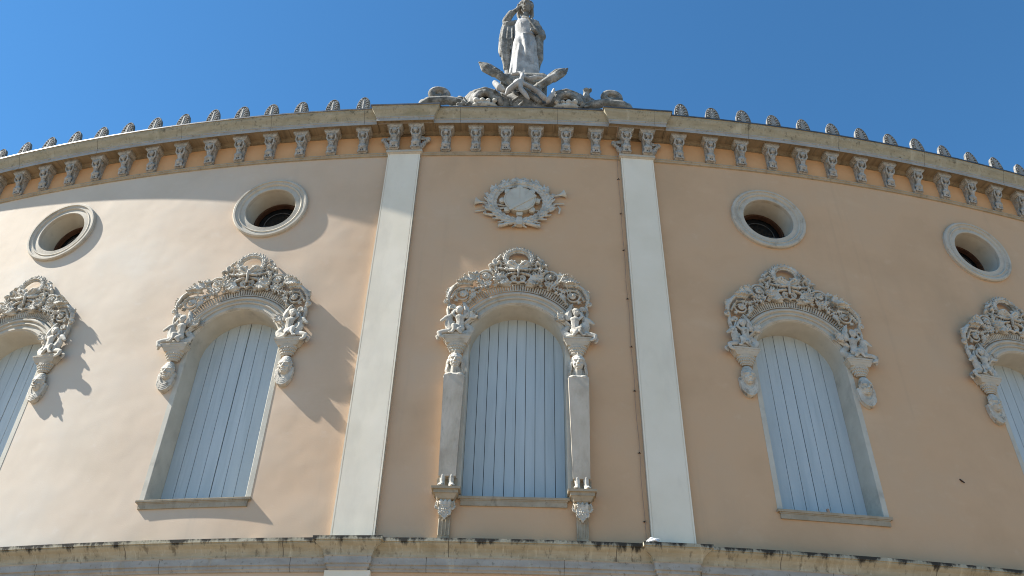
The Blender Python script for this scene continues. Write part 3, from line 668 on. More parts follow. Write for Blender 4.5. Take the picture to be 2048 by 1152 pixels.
def face(c, x, o, z, s, tilt=0, hair='wave', mouth=.0, turn=0):
    """carved head; s = head height; (x,o,z) = centre of the head; looks outwards"""
    def P(a, b, d):       # face space -> clay space
        ca, sa = math.cos(turn), math.sin(turn); ct, st = math.cos(tilt), math.sin(tilt)
        b2, d2 = b*ct+d*st, -b*st+d*ct
        return (x+s*(a*ca+b2*sa), o+s*(b2*ca-a*sa), z+s*d2)
    E = lambda p, r: c.ell(P(*p), (s*r[0], s*r[1], s*r[2]))
    E((0, 0, .10), (.35, .38, .40)); E((0, .05, -.14), (.305, .32, .36)); E((0, .20, -.40), (.13, .13, .10))     # skull, jaw, chin
    c.cap(P(0, .35, .12), P(0, .46, -.10), s*.04, s*.07); E((.055, .38, -.11), (.05, .05, .045)); E((-.055, .38, -.11), (.05, .05, .045))
    for q in (-1, 1):
        c.cap(P(q*.07, .375, .12), P(q*.25, .29, .13), s*.055, s*.045); E((q*.15, .30, .02), (.07, .04, .035)); E((q*.18, .24, -.13), (.11, .10, .10)); E((q*.34, .0, 0), (.05, .08, .12))
    c.cap(P(-.10, .345, -.235-mouth*.1), P(.10, .345, -.235-mouth*.1), s*.036); c.cap(P(-.08, .335, -.30-mouth), P(.08, .335, -.30-mouth), s*.04)
    if hair == 'wave':
        for k in range(11):
            a = RAD(-5+19*k); c.cap(P(.30*math.cos(a), .14, .20+.26*math.sin(a)), P(.38*math.cos(a), -.04, .14+.36*math.sin(a)), s*.06, s*.075)
        for q in (-1, 1):
            for j in range(3): c.chain([P(q*(.35+.05*j), .0-.08*j, .12), P(q*(.42+.04*j), -.02-.1*j, -.12), P(q*(.39+.06*j), .0-.1*j, -.34), P(q*(.45+.05*j), -.04-.1*j, -.60), P(q*(.42+.05*j), -.06-.1*j, -.78)], [s*.05, s*.07, s*.055, s*.065, s*.035])
    if hair == 'curl':
        for k in range(13):
            a = RAD(-40+21.7*k); c.ell(P(.37*math.cos(a), .06, .10+.36*math.sin(a)), (s*.075, s*.08, s*.075)); c.ell(P(.29*math.cos(a), .19, .16+.26*math.sin(a)), (s*.05, s*.05, s*.05)) if 0 < a < 3.14 else None

def console_mesh():
    """bracket capital: moulded abacus over a basket bell, x centred on 0"""
    c = Clay(); z = 9.60
    c.frustum(-.235, .235, -.02, .26, z-.03, z, None, None, None, .265); c.frustum(-.215, .215, -.02, .235, z-.07, z-.03, -.228, .228, -.02, .25)
    c.frustum(-.17, .17, -.02, .19, z-.135, z-.07, -.21, .21, -.02, .23)
    c.lathe([(.085, 9.29), (.10, 9.33), (.125, 9.38), (.15, 9.43), (.165, 9.465)], 0, .06, 22)
    for k in range(12):
        a = RAD(-10+200*k/11)
        for j in range(3): c.ell((.0+(.10+.022*j)*math.cos(a+.14*j), .06+(.10+.022*j)*math.sin(a+.14*j), 9.33+.045*j), (.018, .018, .02))
    return c.mesh('console', M['stone_trim'])
def herm_meshes():
    c = Clay()                                       # tapering marble shaft
    c.frustum(-.128, .128, -.02, .17, 7.09, 8.83, -.165, .165, -.02, .20)
    shaft = c.mesh('herm_shaft', M['herm'])
    h = Clay()
    h.ell((0, .10, 8.835), (.165, .105, .055)); h.ell((-.08, .13, 8.84), (.09, .085, .05)); h.ell((.08, .13, 8.84), (.09, .085, .05)); h.cap((-.13, .07, 8.85), (.13, .07, 8.85), .05)
    h.cap((0, .09, 8.86), (0, .12, 9.0), .072, .066)
    face(h, 0, .13, 9.13, .275, tilt=.10)
    h.cap((0, .20, 9.26), (0, .22, 9.29), .02, .012)
    for q in (-1, 1): h.ell((q*.06, .04, 9.0), (.07, .06, .14))
    bust = h.mesh('herm_bust', M['stone'], voxel=.0075, smooth=1)
    f = Clay()
    for q in (-1, 1):
        f.chain([(q*.066, .13, 7.10), (q*.064, .14, 7.0), (q*.066, .15, 6.95)], [.048, .038, .044]); f.cap((q*.068, .15, 6.935), (q*.09, .23, 6.925), .042, .034)
        for j in range(4): f.cap((q*(.068+.014*j), .235, 6.92), (q*(.074+.015*j), .27-.006*j, 6.915), .014, .012)
    feet = f.mesh('herm_feet', M['stone'], voxel=.0075, smooth=1)
    b = Clay()                                       # back slab behind the feet, moulded block and acanthus bracket
    z = 6.895
    b.frustum(-.15, .15, -.02, .045, z, 7.10)
    b.frustum(-.21, .21, -.02, .265, z-.035, z, -.215, .215, -.02, .27); b.frustum(-.18, .18, -.02, .23, z-.09, z-.035); b.frustum(-.12, .12, -.02, .17, z-.16, z-.09, -.165, .165, -.02, .215)
    pr = [(-.02, 6.14), (.05, 6.14), (.055, 6.25), (.06, 6.45), (.075, 6.55), (.11, 6.64), (.15, 6.70), (.16, z-.16), (-.02, z-.16)]
    b.extrude_x(list(reversed(pr)), -.085, .085)
    for x in (-.075, -.025, .025, .075): b.cap((x, .055, 6.22), (x, .062, 6.45), .012, .012, 6)
    for q in (-1, 1): b.ell((q*.10, .10, 6.66), (.03, .06, .06))
    block = b.mesh('herm_bracket', M['sill_stone'])
    l = Clay()
    for x, dz in ((-.05, .02), (0, -.02), (.05, .02)):
        l.leaf([(x*.6, 6.46+dz), (x, 6.54), (x*1.2, 6.62), (x*1.3, 6.70)], .045, .105, 5, .014, .05)
        l.cap((x*.7, .10, 6.47+dz), (x*1.2, .15, 6.69), .02, .03)
    for q in (-1, 1): l.leaf([(q*.09, 6.58), (q*.115, 6.64), (q*.12, 6.70)], .04, .09, 3, .014, .04)
    leaf = l.mesh('acanthus_leaf', M['stone'], voxel=.0075, smooth=1)
    return shaft, bust, feet, block, leaf
def mask_mesh():
    c = Clay(); face(c, 0, .065, 9.115, .30, tilt=.10, hair='curl', mouth=.07)
    for j in range(4):                               # swags of drapery hanging under the chin
        w_ = .108+.013*j; zb = 8.955-.036*j
        c.chain([(-w_, .068, 9.07-.01*j), (-w_*.88, .074, zb+.02), (-w_*.45, .084, zb-.06), (0, .088, zb-.09), (w_*.45, .084, zb-.06), (w_*.88, .074, zb+.02), (w_, .068, 9.07-.01*j)], [.009, .011, .013, .014, .013, .011, .009])
    c.extrude_o([(-.155, 9.10), (-.15, 8.97), (-.125, 8.86), (-.07, 8.77), (0, 8.735), (.07, 8.77), (.125, 8.86), (.15, 8.97), (.155, 9.10)], -.02, .068)
    c.ell((0, .06, 9.24), (.09, .08, .08))
    return c.mesh('mask', M['stone'], voxel=.0075, smooth=1)
def rider_clay():
    """cherub on a sea horse, horse facing +x (outwards); origin at the console centre"""
    g = Clay()                                       # sea horse
    g.ell((.0, .12, .05), (.20, .10, .05)); g.ell((.11, .13, .11), (.10, .085, .11), (0, -.3, 0))
    g.chain([(.10, .14, .14), (.15, .15, .24), (.155, .16, .33), (.15, .165, .375)], [.095, .075, .06, .05])
    g.chain([(.15, .165, .385), (.19, .18, .37), (.25, .19, .315), (.275, .19, .295)], [.052, .046, .033, .030]); g.ell((.17, .16, .36), (.05, .04, .05))
    for q in (0, 1): g.cap((.13, .15+.04*q, .42), (.125, .14+.05*q, .465), .014, .007)
    for k in range(7): g.ell((.105-.012*k+.03*math.sin(k), .155, .40-.04*k), (.025, .03, .025))
    g.chain([(.15, .20, .08), (.24, .23, .06), (.30, .24, .03), (.28, .25, -.04), (.235, .25, -.06)], [.05, .042, .04, .034, .028]); g.chain([(.14, .10, .08), (.26, .11, .05), (.33, .12, .0), (.31, .12, -.05)], [.045, .036, .032, .03])
    g.chain([(-.10, .10, .06), (-.18, .09, .09), (-.22, .08, .16), (-.17, .08, .22), (-.12, .08, .26), (-.16, .07, .33), (-.23, .07, .37), (-.29, .06, .42)], [.08, .072, .062, .056, .05, .044, .036, .03])
    for a in (-.6, 0, .6): g.cap((-.29, .06, .42), (-.33-.03*math.cos(a), .06, .43+.07*math.sin(a)+.02), .022, .016)
    gm_ = (g.mesh('sea_horse', M['stone'], voxel=.0075, smooth=1), g.mirrored().mesh('sea_horse', M['stone'], voxel=.0075, smooth=1))
    p = Clay()                                       # cherub
    p.ell((-.03, .17, .15), (.09, .08, .08)); p.chain([(-.03, .17, .20), (-.035, .18, .28), (-.03, .185, .36)], [.072, .066, .078]); p.ell((-.03, .20, .37), (.088, .06, .055))
    p.cap((-.025, .19, .41), (-.015, .20, .45), .028)
    face(p, -.01, .205, .515, .165, tilt=.0, hair='curl', turn=.35)
    p.chain([(-.02, .20, .15), (.06, .25, .18), (.055, .26, .10), (.09, .27, .035)], [.052, .046, .034, .024]); p.cap((.09, .27, .035), (.13, .28, .03), .022, .016)
    p.chain([(-.05, .20, .14), (-.02, .26, .10), (-.06, .25, .04)], [.05, .042, .03])
    p.chain([(-.10, .19, .39), (-.15, .20, .44), (-.12, .20, .53), (-.10, .20, .58)], [.03, .027, .023, .02]); p.chain([(.045, .20, .39), (.095, .21, .43), (.065, .19, .52)], [.03, .026, .02])
    pm_ = (p.mesh('cherub', M['stone'], voxel=.0075, smooth=1), p.mirrored().mesh('cherub', M['stone'], voxel=.0075, smooth=1))
    w_ = Clay()                                      # big shell shaped wing behind the shoulder
    w_.ell((-.14, .15, .50), (.055, .045, .15), (0, .22, 0)); w_.ell((-.135, .17, .46), (.062, .05, .11), (0, .1, 0))
    w_.chain([(-.11, .16, .58), (-.09, .16, .66), (-.06, .16, .71)], [.045, .03, .012])
    wm_ = (w_.mesh('wing', M['stone'], voxel=.0075, smooth=1), w_.mirrored().mesh('wing', M['stone'], voxel=.0075, smooth=1))
    return gm_, pm_, wm_

CX = 1.0
ms = dict(frame=frame_mesh(), archi=archivolt_mesh(), flute=fluted_mesh(), back=backing_mesh(), sill=sill_mesh(.905), sill_c=sill_mesh(.83), scroll=scroll_clay(),
          wreath=crest_wreath(), ribbon_r=crest_ribbon(1), ribbon_l=crest_ribbon(-1), console=console_mesh(), mask=mask_mesh())
herm = herm_meshes(); RG, RP, RW = rider_clay()
shA = shutter_meshes(10, False); shB = shutter_meshes(8)
WL = ['arched window at the left edge of the photo', 'arched window left of the left pilaster', 'arched window between the pilasters, framed by two herms', 'arched window right of the right pilaster', 'arched window at the right edge of the photo']
RL = [['stone cherub on a sea horse left of the window cut by the left edge', 'stone cherub on a sea horse right of the window cut by the left edge'],
      ['stone cherub on a sea horse at the left foot of the fully sunlit arch', 'sunlit stone cherub on a sea horse between that arched window and the left pilaster'],
      ['stone cherub riding a sea horse above the left herm of the middle window', 'stone cherub riding a sea horse above the right herm of the middle window'],
      ['shaded stone cherub on a sea horse just right of the right pilaster', 'stone cherub on a sea horse at the right foot of the whole shaded arch'],
      ['stone cherub on a sea horse left of the window cut by the right edge', 'stone cherub on a sea horse right of the window cut by the right edge']]
RL[1][1] = 'sunlit stone cherub on a sea horse just left of the left pilaster'
for i, t in enumerate(WIN):
    o = part('window', ms['frame'], t=t); o['label'] = WL[i]
    for nm, k in (('archivolt', 'archi'), ('fluted_band', 'flute'), ('scrollwork', 'scroll'), ('wreath', 'wreath'), ('ribbon', 'ribbon_l'), ('ribbon', 'ribbon_r'), ('backing', 'back'), ('sill', 'sill_c' if i == 2 else 'sill')):
        r_ = link(nm, ms[k], None, o)
        if k in ('scroll', 'wreath', 'ribbon_l', 'ribbon_r'): r_.scale = (1, 1.45, 1)
    for s_ in (shA if i == 2 else shB): link('shutter', s_, None, o)
    for q in (-1, 1):
        kk = link('console', ms['console'], None, o, (q*CX, 0, .05)); kk.scale = (1, .58, 1)
        if i == 2:
            for nm, mm in zip(('herm_shaft', 'herm_bust', 'herm_feet', 'herm_bracket', 'acanthus_leaf'), herm):
                hh = link(nm, mm, None, o, (q*CX, 0, .03)); hh.scale = (1, .84, 1)
        else: mk_ = link('mask', ms['mask'], None, o, (q*(CX+.02), 0, .01)); mk_.scale = (1, .8, 1)
        # the rider is a figure standing on the console
        t2 = t+q*CX/R0; k = 0 if q > 0 else 1
        if i in (0, 4) and (q < 0) == (i == 0): continue        # wholly outside the photograph
        e = empty('sea_horse_rider', at(t, 0)+Vector((math.cos(t)*q*CX, math.sin(t)*q*CX, 9.65)), t); e.scale = (1, .62, 1)
        tag(e, RL[i][0 if q < 0 else 1], 'sculpture', 'cherubs on sea horses beside the window arches')
        link('sea_horse', RG[k], None, e); link('cherub', RP[k], None, e); link('wing', RW[k], None, e)

# ------------------------------------------------------------------ emblem between cornice and middle window
E0 = empty('music_emblem', at(TC, 12.76), TC)
tag(E0, 'carved stone wreath with tambourine and crossed trumpets above the middle window', 'relief')
def emblem():
    c = wreath_clay(0, -.02, .535, .50, .055, n=14, lw=.145, lr=.024, fat=.105)
    random.seed(4)
    for k in range(14):
        a = random.uniform(0, 6.28); c.ell((.56*math.cos(a), .10, -.02+.50*math.sin(a)), (.022, .022, .022))
    for s in (-1, 1):
        for (a, L) in ((30, .15), (8, .16), (-22, .17), (55, .14), (75, .12)):
            x, z = .55*math.cos(RAD(a)), .50*math.sin(RAD(a)); b = RAD(a+38)
            c.leaf([(s*x, z), (s*(x+L*.5*math.cos(b)), z+L*.5*math.sin(b)), (s*(x+L*math.cos(b)), z+L*math.sin(b))], .045, .05, 4, .013, .03)
    link('wreath', c.mesh('wreath', M['stone'], voxel=.010, smooth=1), None, E0)
    d = Clay(); d.cyl_o(0, .0, .285, .0, .14, 48); d.cyl_o(0, 0, .268, .14, .146, 48)
    d.chain([(.29*math.cos(2*math.pi*k/48), .135, .29*math.sin(2*math.pi*k/48)) for k in range(49)], .012, seg=6)
    dr = link('tambourine', d.mesh('tambourine', M['reveal']), None, E0)
    for k in range(8):
        a = 2*math.pi*(k+.0)/8+.39-.39; j = Clay(); j.ell((.325*math.cos(a), .06, .325*math.sin(a)), (.062, .022, .062)); j.ell((.325*math.cos(a), .10, .325*math.sin(a)), (.062, .018, .062))
        link('jingle', j.mesh('jingle', M['reveal']), None, dr)
    b = Clay(); b.frustum(-.03, .03, .14, .158, -.31, .30)
    b.v = [(x*math.cos(-.93)-z*math.sin(-.93)+.06, o, x*math.sin(-.93)+z*math.cos(-.93)-.085) for x, o, z in b.v]
    b.cap((0, .146, -.26), (0, .146, .26), .005, .005, 6)
    link('strap', b.mesh('strap', M['reveal']), None, dr)
    for s, (x0, z0, x1, z1) in ((1, (-.45, -.20, .86, .24)), (-1, (.45, -.22, -.84, .0))):
        t = Clay(); d_ = Vector((x1-x0, 0, z1-z0)).normalized(); e = Vector((x1, .05, z1))
        t.cap((x0, .03, z0), tuple(e-d_*.14), .016, .018)
        n_ = Vector((-d_.z, 0, d_.x)); rings = []; V = []; F = []; sg_ = 18
        for k in range(8):
            f = k/7; r = .018+.082*f**2.4; pc = e-d_*(.17*(1-f)); rings.append((pc, r))
        rings.append((e-d_*.012, .05)); rings.append((e-d_*.03, .01))
        for pc, r in rings:
            for j in range(sg_):
                a_ = 2*math.pi*j/sg_; V.append(tuple(pc+n_*(r*math.cos(a_))+Vector((0, r*.55*math.sin(a_), 0))))
        for k in range(len(rings)-1):
            for j in range(sg_): F.append((k*sg_+j, k*sg_+(j+1) % sg_, (k+1)*sg_+(j+1) % sg_, (k+1)*sg_+j))
        F.append(tuple(reversed(range(sg_)))); F.append(tuple((len(rings)-1)*sg_+j for j in range(sg_))); t.add(V, F)
        link('trumpet', t.mesh('trumpet', M['reveal']), None, E0)
    for a, b_ in (((-.82, -.24), (-.3, -.13)), ((.5, -.03), (.83, -.01)), ((-.3, -.13), (.5, -.03))):
        st = Clay(); st.cap((a[0], .03, a[1]), (b_[0], .03, b_[1]), .017)
        if a[0] != -.3: link('flute', st.mesh('flute', M['reveal']), None, E0)
    r = Clay(); r.frustum(-.055, .055, .03, .125, -.62, -.43)
    for s in (-1, 1):
        r.chain([(s*.05, .07, -.51), (s*.14, .08, -.56), (s*.24, .07, -.58), (s*.35, .06, -.61)], [.032, .034, .034, .04]); r.ell((s*.36, .07, -.61), (.035, .04, .045))
        r.leaf([(s*.08, -.50), (s*.2, -.50), (s*.34, -.52)], .06, .05, 5, .015, .03)
    r.chain([(.72, .04, -.08), (.76, .05, -.16), (.74, .04, -.26)], [.016, .022, .018]); r.chain([(-.5, .05, -.36), (-.6, .05, -.33), (-.66, .05, -.30), (-.63, .06, -.26)], [.02, .024, .026, .018])
    link('ribbon', r.mesh('ribbon', M['stone'], voxel=.010, smooth=1), None, E0)
emblem()

# ------------------------------------------------------------------ rooftop statue and trophies
ST_OFF = -.12; PZ = 16.78         # statue foot height
ST = empty('statue', at(T0+.001, 15.0, ST_OFF), T0)
tag(ST, 'tall weathered stone statue of a draped figure on the roof, one arm raised', 'statue')
def statue():
    SS = (.94, 1, 1.065)
    # heights relative to roof (15.0); figure from 1.80 to about 4.65
    ped = Clay()
    ped.frustum(-.46, .46, -.42, .26, .0, 1.12); ped.frustum(-.50, .50, -.40, .33, 1.08, 1.18); ped.frustum(-.47, .50, -.36, .36, 1.18, 1.29)
    ped.frustum(-.36, .46, -.34, .34, 1.29, 1.40, -.33, .45, -.33, .32)
    link('pedestal', ped.mesh('pedestal', M['statue_dark'], voxel=.03, smooth=2), None, ST)
    g = Clay(); z0 = 0.0
    cx = .03
    FG = empty('figure_pivot') if False else None
    g.lathe([(.36, z0), (.365, z0+.15), (.35, z0+.6), (.345, z0+.95), (.335, z0+1.15), (.30, z0+1.40), (.285, z0+1.58), (.30, z0+1.78), (.28, z0+1.9), (.15, z0+2.04)], cx, .0, 26)
    g.v = [(x, o*.82, z) for x, o, z in g.v]
    g.ell((cx-.12, .14, z0+1.04), (.17, .14, .40), (0, .06, 0)); g.ell((cx+.15, .10, z0+1.06), (.16, .14, .34)); g.ell((cx-.1, .16, z0+.65), (.13, .11, .32)); g.ell((cx+.15, .10, z0+.6), (.14, .12, .35))
    g.ell((cx, .10, z0+1.66), (.22, .13, .20)); g.ell((cx-.09, .15, z0+1.70), (.10, .07, .10)); g.ell((cx+.09, .15, z0+1.70), (.10, .07, .10)); g.ell((cx, .12, z0+1.90), (.16, .09, .10))
    for k in range(5): g.chain([(cx-.16+.08*k, .17, z0+1.95), (cx-.10+.05*k, .22, z0+1.72), (cx-.08+.04*k, .20, z0+1.45)], [.028, .026, .018])
    # folds
    for k in range(9):
        x = cx-.30+.075*k; b = .02*math.sin(k*2.3)
        g.chain([(x*1.05+b, .26-.5*(x-cx)**2-.6*abs(x-cx)*.3, z0+.02), (x+b*2, .245-.9*(x-cx)**2, z0+.35), (x*.9+b, .20-.8*(x-cx)**2, z0+.75)], [.045, .038, .022])
    g.chain([(cx-.05, .26, z0+1.30), (cx+.0, .27, z0+1.0), (cx+.03, .28, z0+.75), (cx+.02, .27, z0+.5)], [.04, .055, .05, .02])
    g.chain([(cx-.20, .20, z0+1.25), (cx-.12, .27, z0+.9), (cx-.16, .27, z0+.45), (cx-.18, .27, z0+.1)], [.02, .04, .045, .03]); g.chain([(cx+.22, .17, z0+1.3), (cx+.17, .25, z0+.9), (cx+.20, .25, z0+.4)], [.02, .045, .03])
    g.chain([(cx-.17, .21, z0+1.38), (cx-.05, .26, z0+1.30), (cx+.1, .22, z0+1.40)], [.02, .028, .02])
    q_ = link('gown', g.mesh('gown', M['statue'], voxel=.02, smooth=2), None, ST, (-.02, 0, 1.40)); q_.scale = SS
    h = Clay()                                        # body: torso core, neck, arms, hands, head
    h.chain([(cx, .0, z0+1.2), (cx, .0, z0+1.6), (cx, .0, z0+1.9)], [.2, .2, .16]); h.cap((cx, .02, z0+1.95), (cx+.01, .06, z0+2.22), .095, .085)
    face(h, cx+.015, .10, z0+2.47, .40, tilt=.12, hair='none', turn=-.25)
    h.chain([(cx-.22, .0, z0+1.88), (cx-.46, .04, z0+1.90), (cx-.36, .12, z0+2.15), (cx-.21, .14, z0+2.32)], [.10, .085, .065, .05])
    h.ell((cx-.18, .15, z0+2.38), (.05, .03, .06))
    for j in range(4): h.cap((cx-.20+.025*j, .16, z0+2.42), (cx-.195+.027*j, .17, z0+2.50-.01*abs(j-1.5)), .014, .011, 6)
    h.cap((cx-.15, .16, z0+2.37), (cx-.125, .18, z0+2.42), .014, .011, 6)
    h.chain([(cx+.26, .0, z0+1.86), (cx+.36, .05, z0+1.55), (cx+.25, .24, z0+1.42)], [.10, .08, .055]); h.ell((cx+.21, .28, z0+1.41), (.055, .05, .035))
    for j in range(4): h.chain([(cx+.18, .30, z0+1.43-.02*j), (cx+.13, .32, z0+1.425-.02*j), (cx+.12, .29, z0+1.41-.02*j)], [.015, .013, .010], 6)
    h.cap((cx+.20, .30, z0+1.45), (cx+.15, .33, z0+1.46), .014, .011, 6)
    q_ = link('body', h.mesh('body', M['statue_dark'], voxel=.014, smooth=1), None, ST, (-.02, 0, 1.40)); q_.scale = SS
    r = Clay()                                        # hair piled high over the brow
    for k in range(11):
        a = RAD(-25+23*k); r.cap((cx+.015+.15*math.cos(a), .13, z0+2.50+.14*math.sin(a)), (cx+.015+.13*math.cos(a), .0, z0+2.55+.22*math.sin(a)), .05, .06)
    r.ell((cx, .02, z0+2.74), (.11, .13, .14)); r.ell((cx-.02, .0, z0+2.85), (.07, .09, .08)); r.ell((cx-.01, -.04, z0+2.55), (.17, .16, .22))
    for s in (-1, 1): r.chain([(cx+s*.15, .05, z0+2.5), (cx+s*.17, .0, z0+2.3), (cx+s*.13, .0, z0+2.1)], [.055, .05, .035])
    q_ = link('hair', r.mesh('hair', M['statue_dark'], voxel=.016, smooth=1), None, ST, (-.02, 0, 1.40)); q_.scale = SS
    c = Clay()                                        # cloak: shoulders, back, long fall on the viewer's left, bundle on the right
    c.ell((cx, -.10, z0+1.9), (.34, .16, .16)); c.ell((cx+.22, .0, z0+1.80), (.17, .16, .24)); c.ell((cx+.30, .03, z0+1.6), (.14, .15, .22))
    c.chain([(cx-.05, .17, z0+2.0), (cx+.08, .20, z0+1.9), (cx+.2, .19, z0+1.65), (cx+.27, .2, z0+1.5)], [.05, .055, .06, .05])
    for k in range(4): c.chain([(cx+.10+.07*k, .15-.03*k, z0+2.0), (cx+.17+.06*k, .17-.03*k, z0+1.75), (cx+.24+.04*k, .16-.03*k, z0+1.5)], [.03, .032, .03])
    c.chain([(cx+.36, .05, z0+1.5), (cx+.37, .06, z0+1.15), (cx+.38, .05, z0+.75), (cx+.33, .05, z0+.5)], [.10, .08, .07, .04]); c.chain([(cx+.30, .14, z0+1.35), (cx+.33, .13, z0+1.0), (cx+.31, .12, z0+.8)], [.06, .05, .03])
    for k in range(3): c.ell((cx+.36-.02*k, .10, z0+1.1-.16*k), (.06, .05, .09), (0, .4, 0))
    c.chain([(cx-.28, .02, z0+1.92), (cx-.45, .03, z0+1.86), (cx-.47, .02, z0+1.65)], [.11, .12, .10])
    c.chain([(cx-.47, .06, z0+2.0), (cx-.36, .10, z0+2.2), (cx-.25, .10, z0+2.32)], [.10, .09, .05])
    c.chain([(cx-.46, .02, z0+1.7), (cx-.53, .04, z0+1.3), (cx-.55, .06, z0+.95)], [.10, .10, .085]); c.chain([(cx-.40, .0, z0+1.65), (cx-.41, .0, z0+1.2), (cx-.42, .02, z0+.7), (cx-.44, .02, z0+.45)], [.10, .11, .10, .06])
    c.chain([(cx-.55, .08, z0+.95), (cx-.50, .08, z0+.75), (cx-.46, .06, z0+.5)], [.07, .06, .04]); c.chain([(cx-.37, -.02, z0+.9), (cx-.37, -.02, z0+.4), (cx-.40, .0, z0-.02)], [.10, .09, .08])
    for k in range(3): c.chain([(cx-.52+.06*k, .10, z0+1.6), (cx-.57+.07*k, .13, z0+1.2), (cx-.55+.06*k, .12, z0+.85)], [.03, .032, .02])
    c.ell((cx-.30, -.06, z0+1.1), (.17, .12, .95)); c.ell((cx-.30, -.02, z0+1.75), (.18, .12, .25)); c.ell((cx+.26, -.04, z0+1.0), (.14, .12, .8))
    for k in range(6): c.chain([(cx-.56+.05*k, .09+.02*(k % 2), z0+1.75), (cx-.60+.06*k, .13+.03*(k % 2), z0+1.3), (cx-.58+.055*k, .10+.02*(k % 2), z0+.75+.1*(k % 3))], [.022, .026, .014])
    c.ell((cx+.20, .06, z0+1.86), (.17, .13, .16)); c.ell((cx-.20, .03, z0+1.9), (.16, .12, .13)); c.ell((cx+.32, .02, z0+1.70), (.12, .13, .22))
    c.chain([(cx+.40, .06, z0+1.62), (cx+.43, .08, z0+1.45), (cx+.36, .16, z0+1.36)], [.09, .085, .07])
    c.chain([(cx, -.2, z0+1.8), (cx, -.22, z0+1.0), (cx, -.2, z0+.1)], [.25, .27, .25])
    q_ = link('cloak', c.mesh('cloak', M['statue_dark'], voxel=.018, smooth=1), None, ST, (-.02, 0, 1.40)); q_.scale = SS
statue()
TR = empty('torch_trophy', at(T0+.001, 15.0, .10), T0)
tag(TR, 'carved group of crossed torches between two gaping masks below the roof statue', 'sculpture')
def trophy():
    def torch(x0, z0, x1, z1, o, m):
        t = Clay(); a = Vector((x0, o, z0)); b = Vector((x1, o+.04, z1)); d = b-a
        P = lambda k, dx=0, dz=0: tuple(a+d*k+Vector((dx, 0, dz)))
        t.chain([P(0), P(.25), P(.5), P(.66), P(.78)], [.055, .065, .08, .095, .085]); n = Vector((-d.z, 0, d.x)).normalized()
        for k in range(5): t.cap(tuple(a+d*(.3+.1*k)+n*.07+Vector((0, .03, 0))), tuple(a+d*(.36+.1*k)-n*.07+Vector((0, .06, 0))), .022, .02)
        for k in range(5):
            q = (-2+k)*.042; t.chain([tuple(a+d*.72+n*q), tuple(a+d*.87+n*(q*1.0+.03*math.sin(k*2))+Vector((0, .04*(k % 2), 0))), tuple(a+d*(1.0-.035*abs(k-2))+n*q*.9)], [.05, .045, .030])
        return t.mesh('torch', m, voxel=.016, smooth=1)
    link('torch', torch(.34, .34, -.95, 1.50, .20, M['statue_dark']), None, TR)
    link('torch', torch(-.28, .36, .92, 1.48, .10, M['statue_dark']), None, TR)
    k = Clay()                                        # knotted ribbon over the crossing
    k.ell((-.10, .17, .93), (.13, .09, .10)); k.chain([(-.08, .18, .95), (-.04, .2, 1.08), (-.03, .18, 1.22), (-.10, .15, 1.30), (-.25, .14, 1.27)], [.05, .05, .04, .045, .03])
    k.chain([(-.05, .16, 1.2), (.1, .14, 1.12), (.25, .12, 1.22), (.38, .10, 1.25)], [.04, .05, .045, .03])
    k.chain([(-.12, .20, .90), (-.22, .20, .78), (-.31, .2, .66), (-.36, .18, .54)], [.07, .065, .06, .03]); k.chain([(-.08, .20, .88), (-.06, .2, .70), (.04, .2, .52), (.10, .18, .42)], [.06, .055, .05, .03])
    k.chain([(.0, .18, .90), (.14, .18, .80), (.30, .17, .66), (.42, .16, .48)], [.05, .05, .055, .06]); k.chain([(.50, .14, .42), (.58, .14, .62), (.62, .14, .80)], [.06, .05, .03]); k.chain([(-.6, .12, 1.0), (-.5, .14, .82), (-.42, .15, .72)], [.06, .075, .05])
    kq = link('ribbon_knot', k.mesh('ribbon_knot', M['statue'], voxel=.014, smooth=1), None, TR, (0, -.14, -.16)); kq.scale = (1, 1.2, .95)
    for s in (-1, 1):
        m = Clay(); cx = s*.84+.04                    # gaping comic mask tipped forward: hood of hair, cheek rolls, teeth
        for j in range(4):
            rr = .40-.07*j; m.chain([(cx-rr*1.0*math.cos(RAD(a)), .02+.055*j, .36+rr*1.35*math.sin(RAD(a))*(.88)) for a in range(-8, 190, 22)], [.065, .075, .08, .085, .085, .085, .08, .075, .065])
        for j in range(4): m.chain([(cx+s*(.30+.05*j), .0-.02*j, .80-.07*j), (cx+s*(.42+.045*j), -.02, .60-.06*j), (cx+s*(.44+.05*j), 0, .33-.02*j)], [.045, .05, .045])
        m.ell((cx-s*.02, -.10, .45), (.38, .12, .42)); m.chain([(cx-s*.34, .14, .30), (cx-s*.30, .2, .40), (cx-s*.22, .2, .44)], [.075, .06, .04])
        m.chain([(cx-.2, .18, .62), (cx, .22, .66), (cx+.2, .18, .62)], [.05, .06, .05]); m.ell((cx, .22, .56), (.06, .06, .07))
        link('mask', m.mesh('mask', M['statue_dark'], voxel=.016, smooth=1), None, TR)
        e = Clay()
        for q, (dx, rr) in enumerate(((-.21, .055), (-.08, .05), (.04, .06), (.17, .065))): e.ell((cx+s*dx, .23, .31), (rr, rr*.9, rr))
        e.ell((cx, .16, .22), (.28, .10, .07))
        link('teeth', e.mesh('teeth', M['stone'], voxel=.014, smooth=1), None, TR)
        f = Clay()
        for j in range(4): f.chain([(cx-.2+.12*j, .02, .62-.02*j), (cx-.22+.12*j, .05, .50), (cx-.18+.11*j, .05, .34)], [.04, .038, .03])
        link('beard', f.mesh('beard', M['corbel_stone'], voxel=.016, smooth=1), None, TR)
    ac = Clay(); random.seed(11)
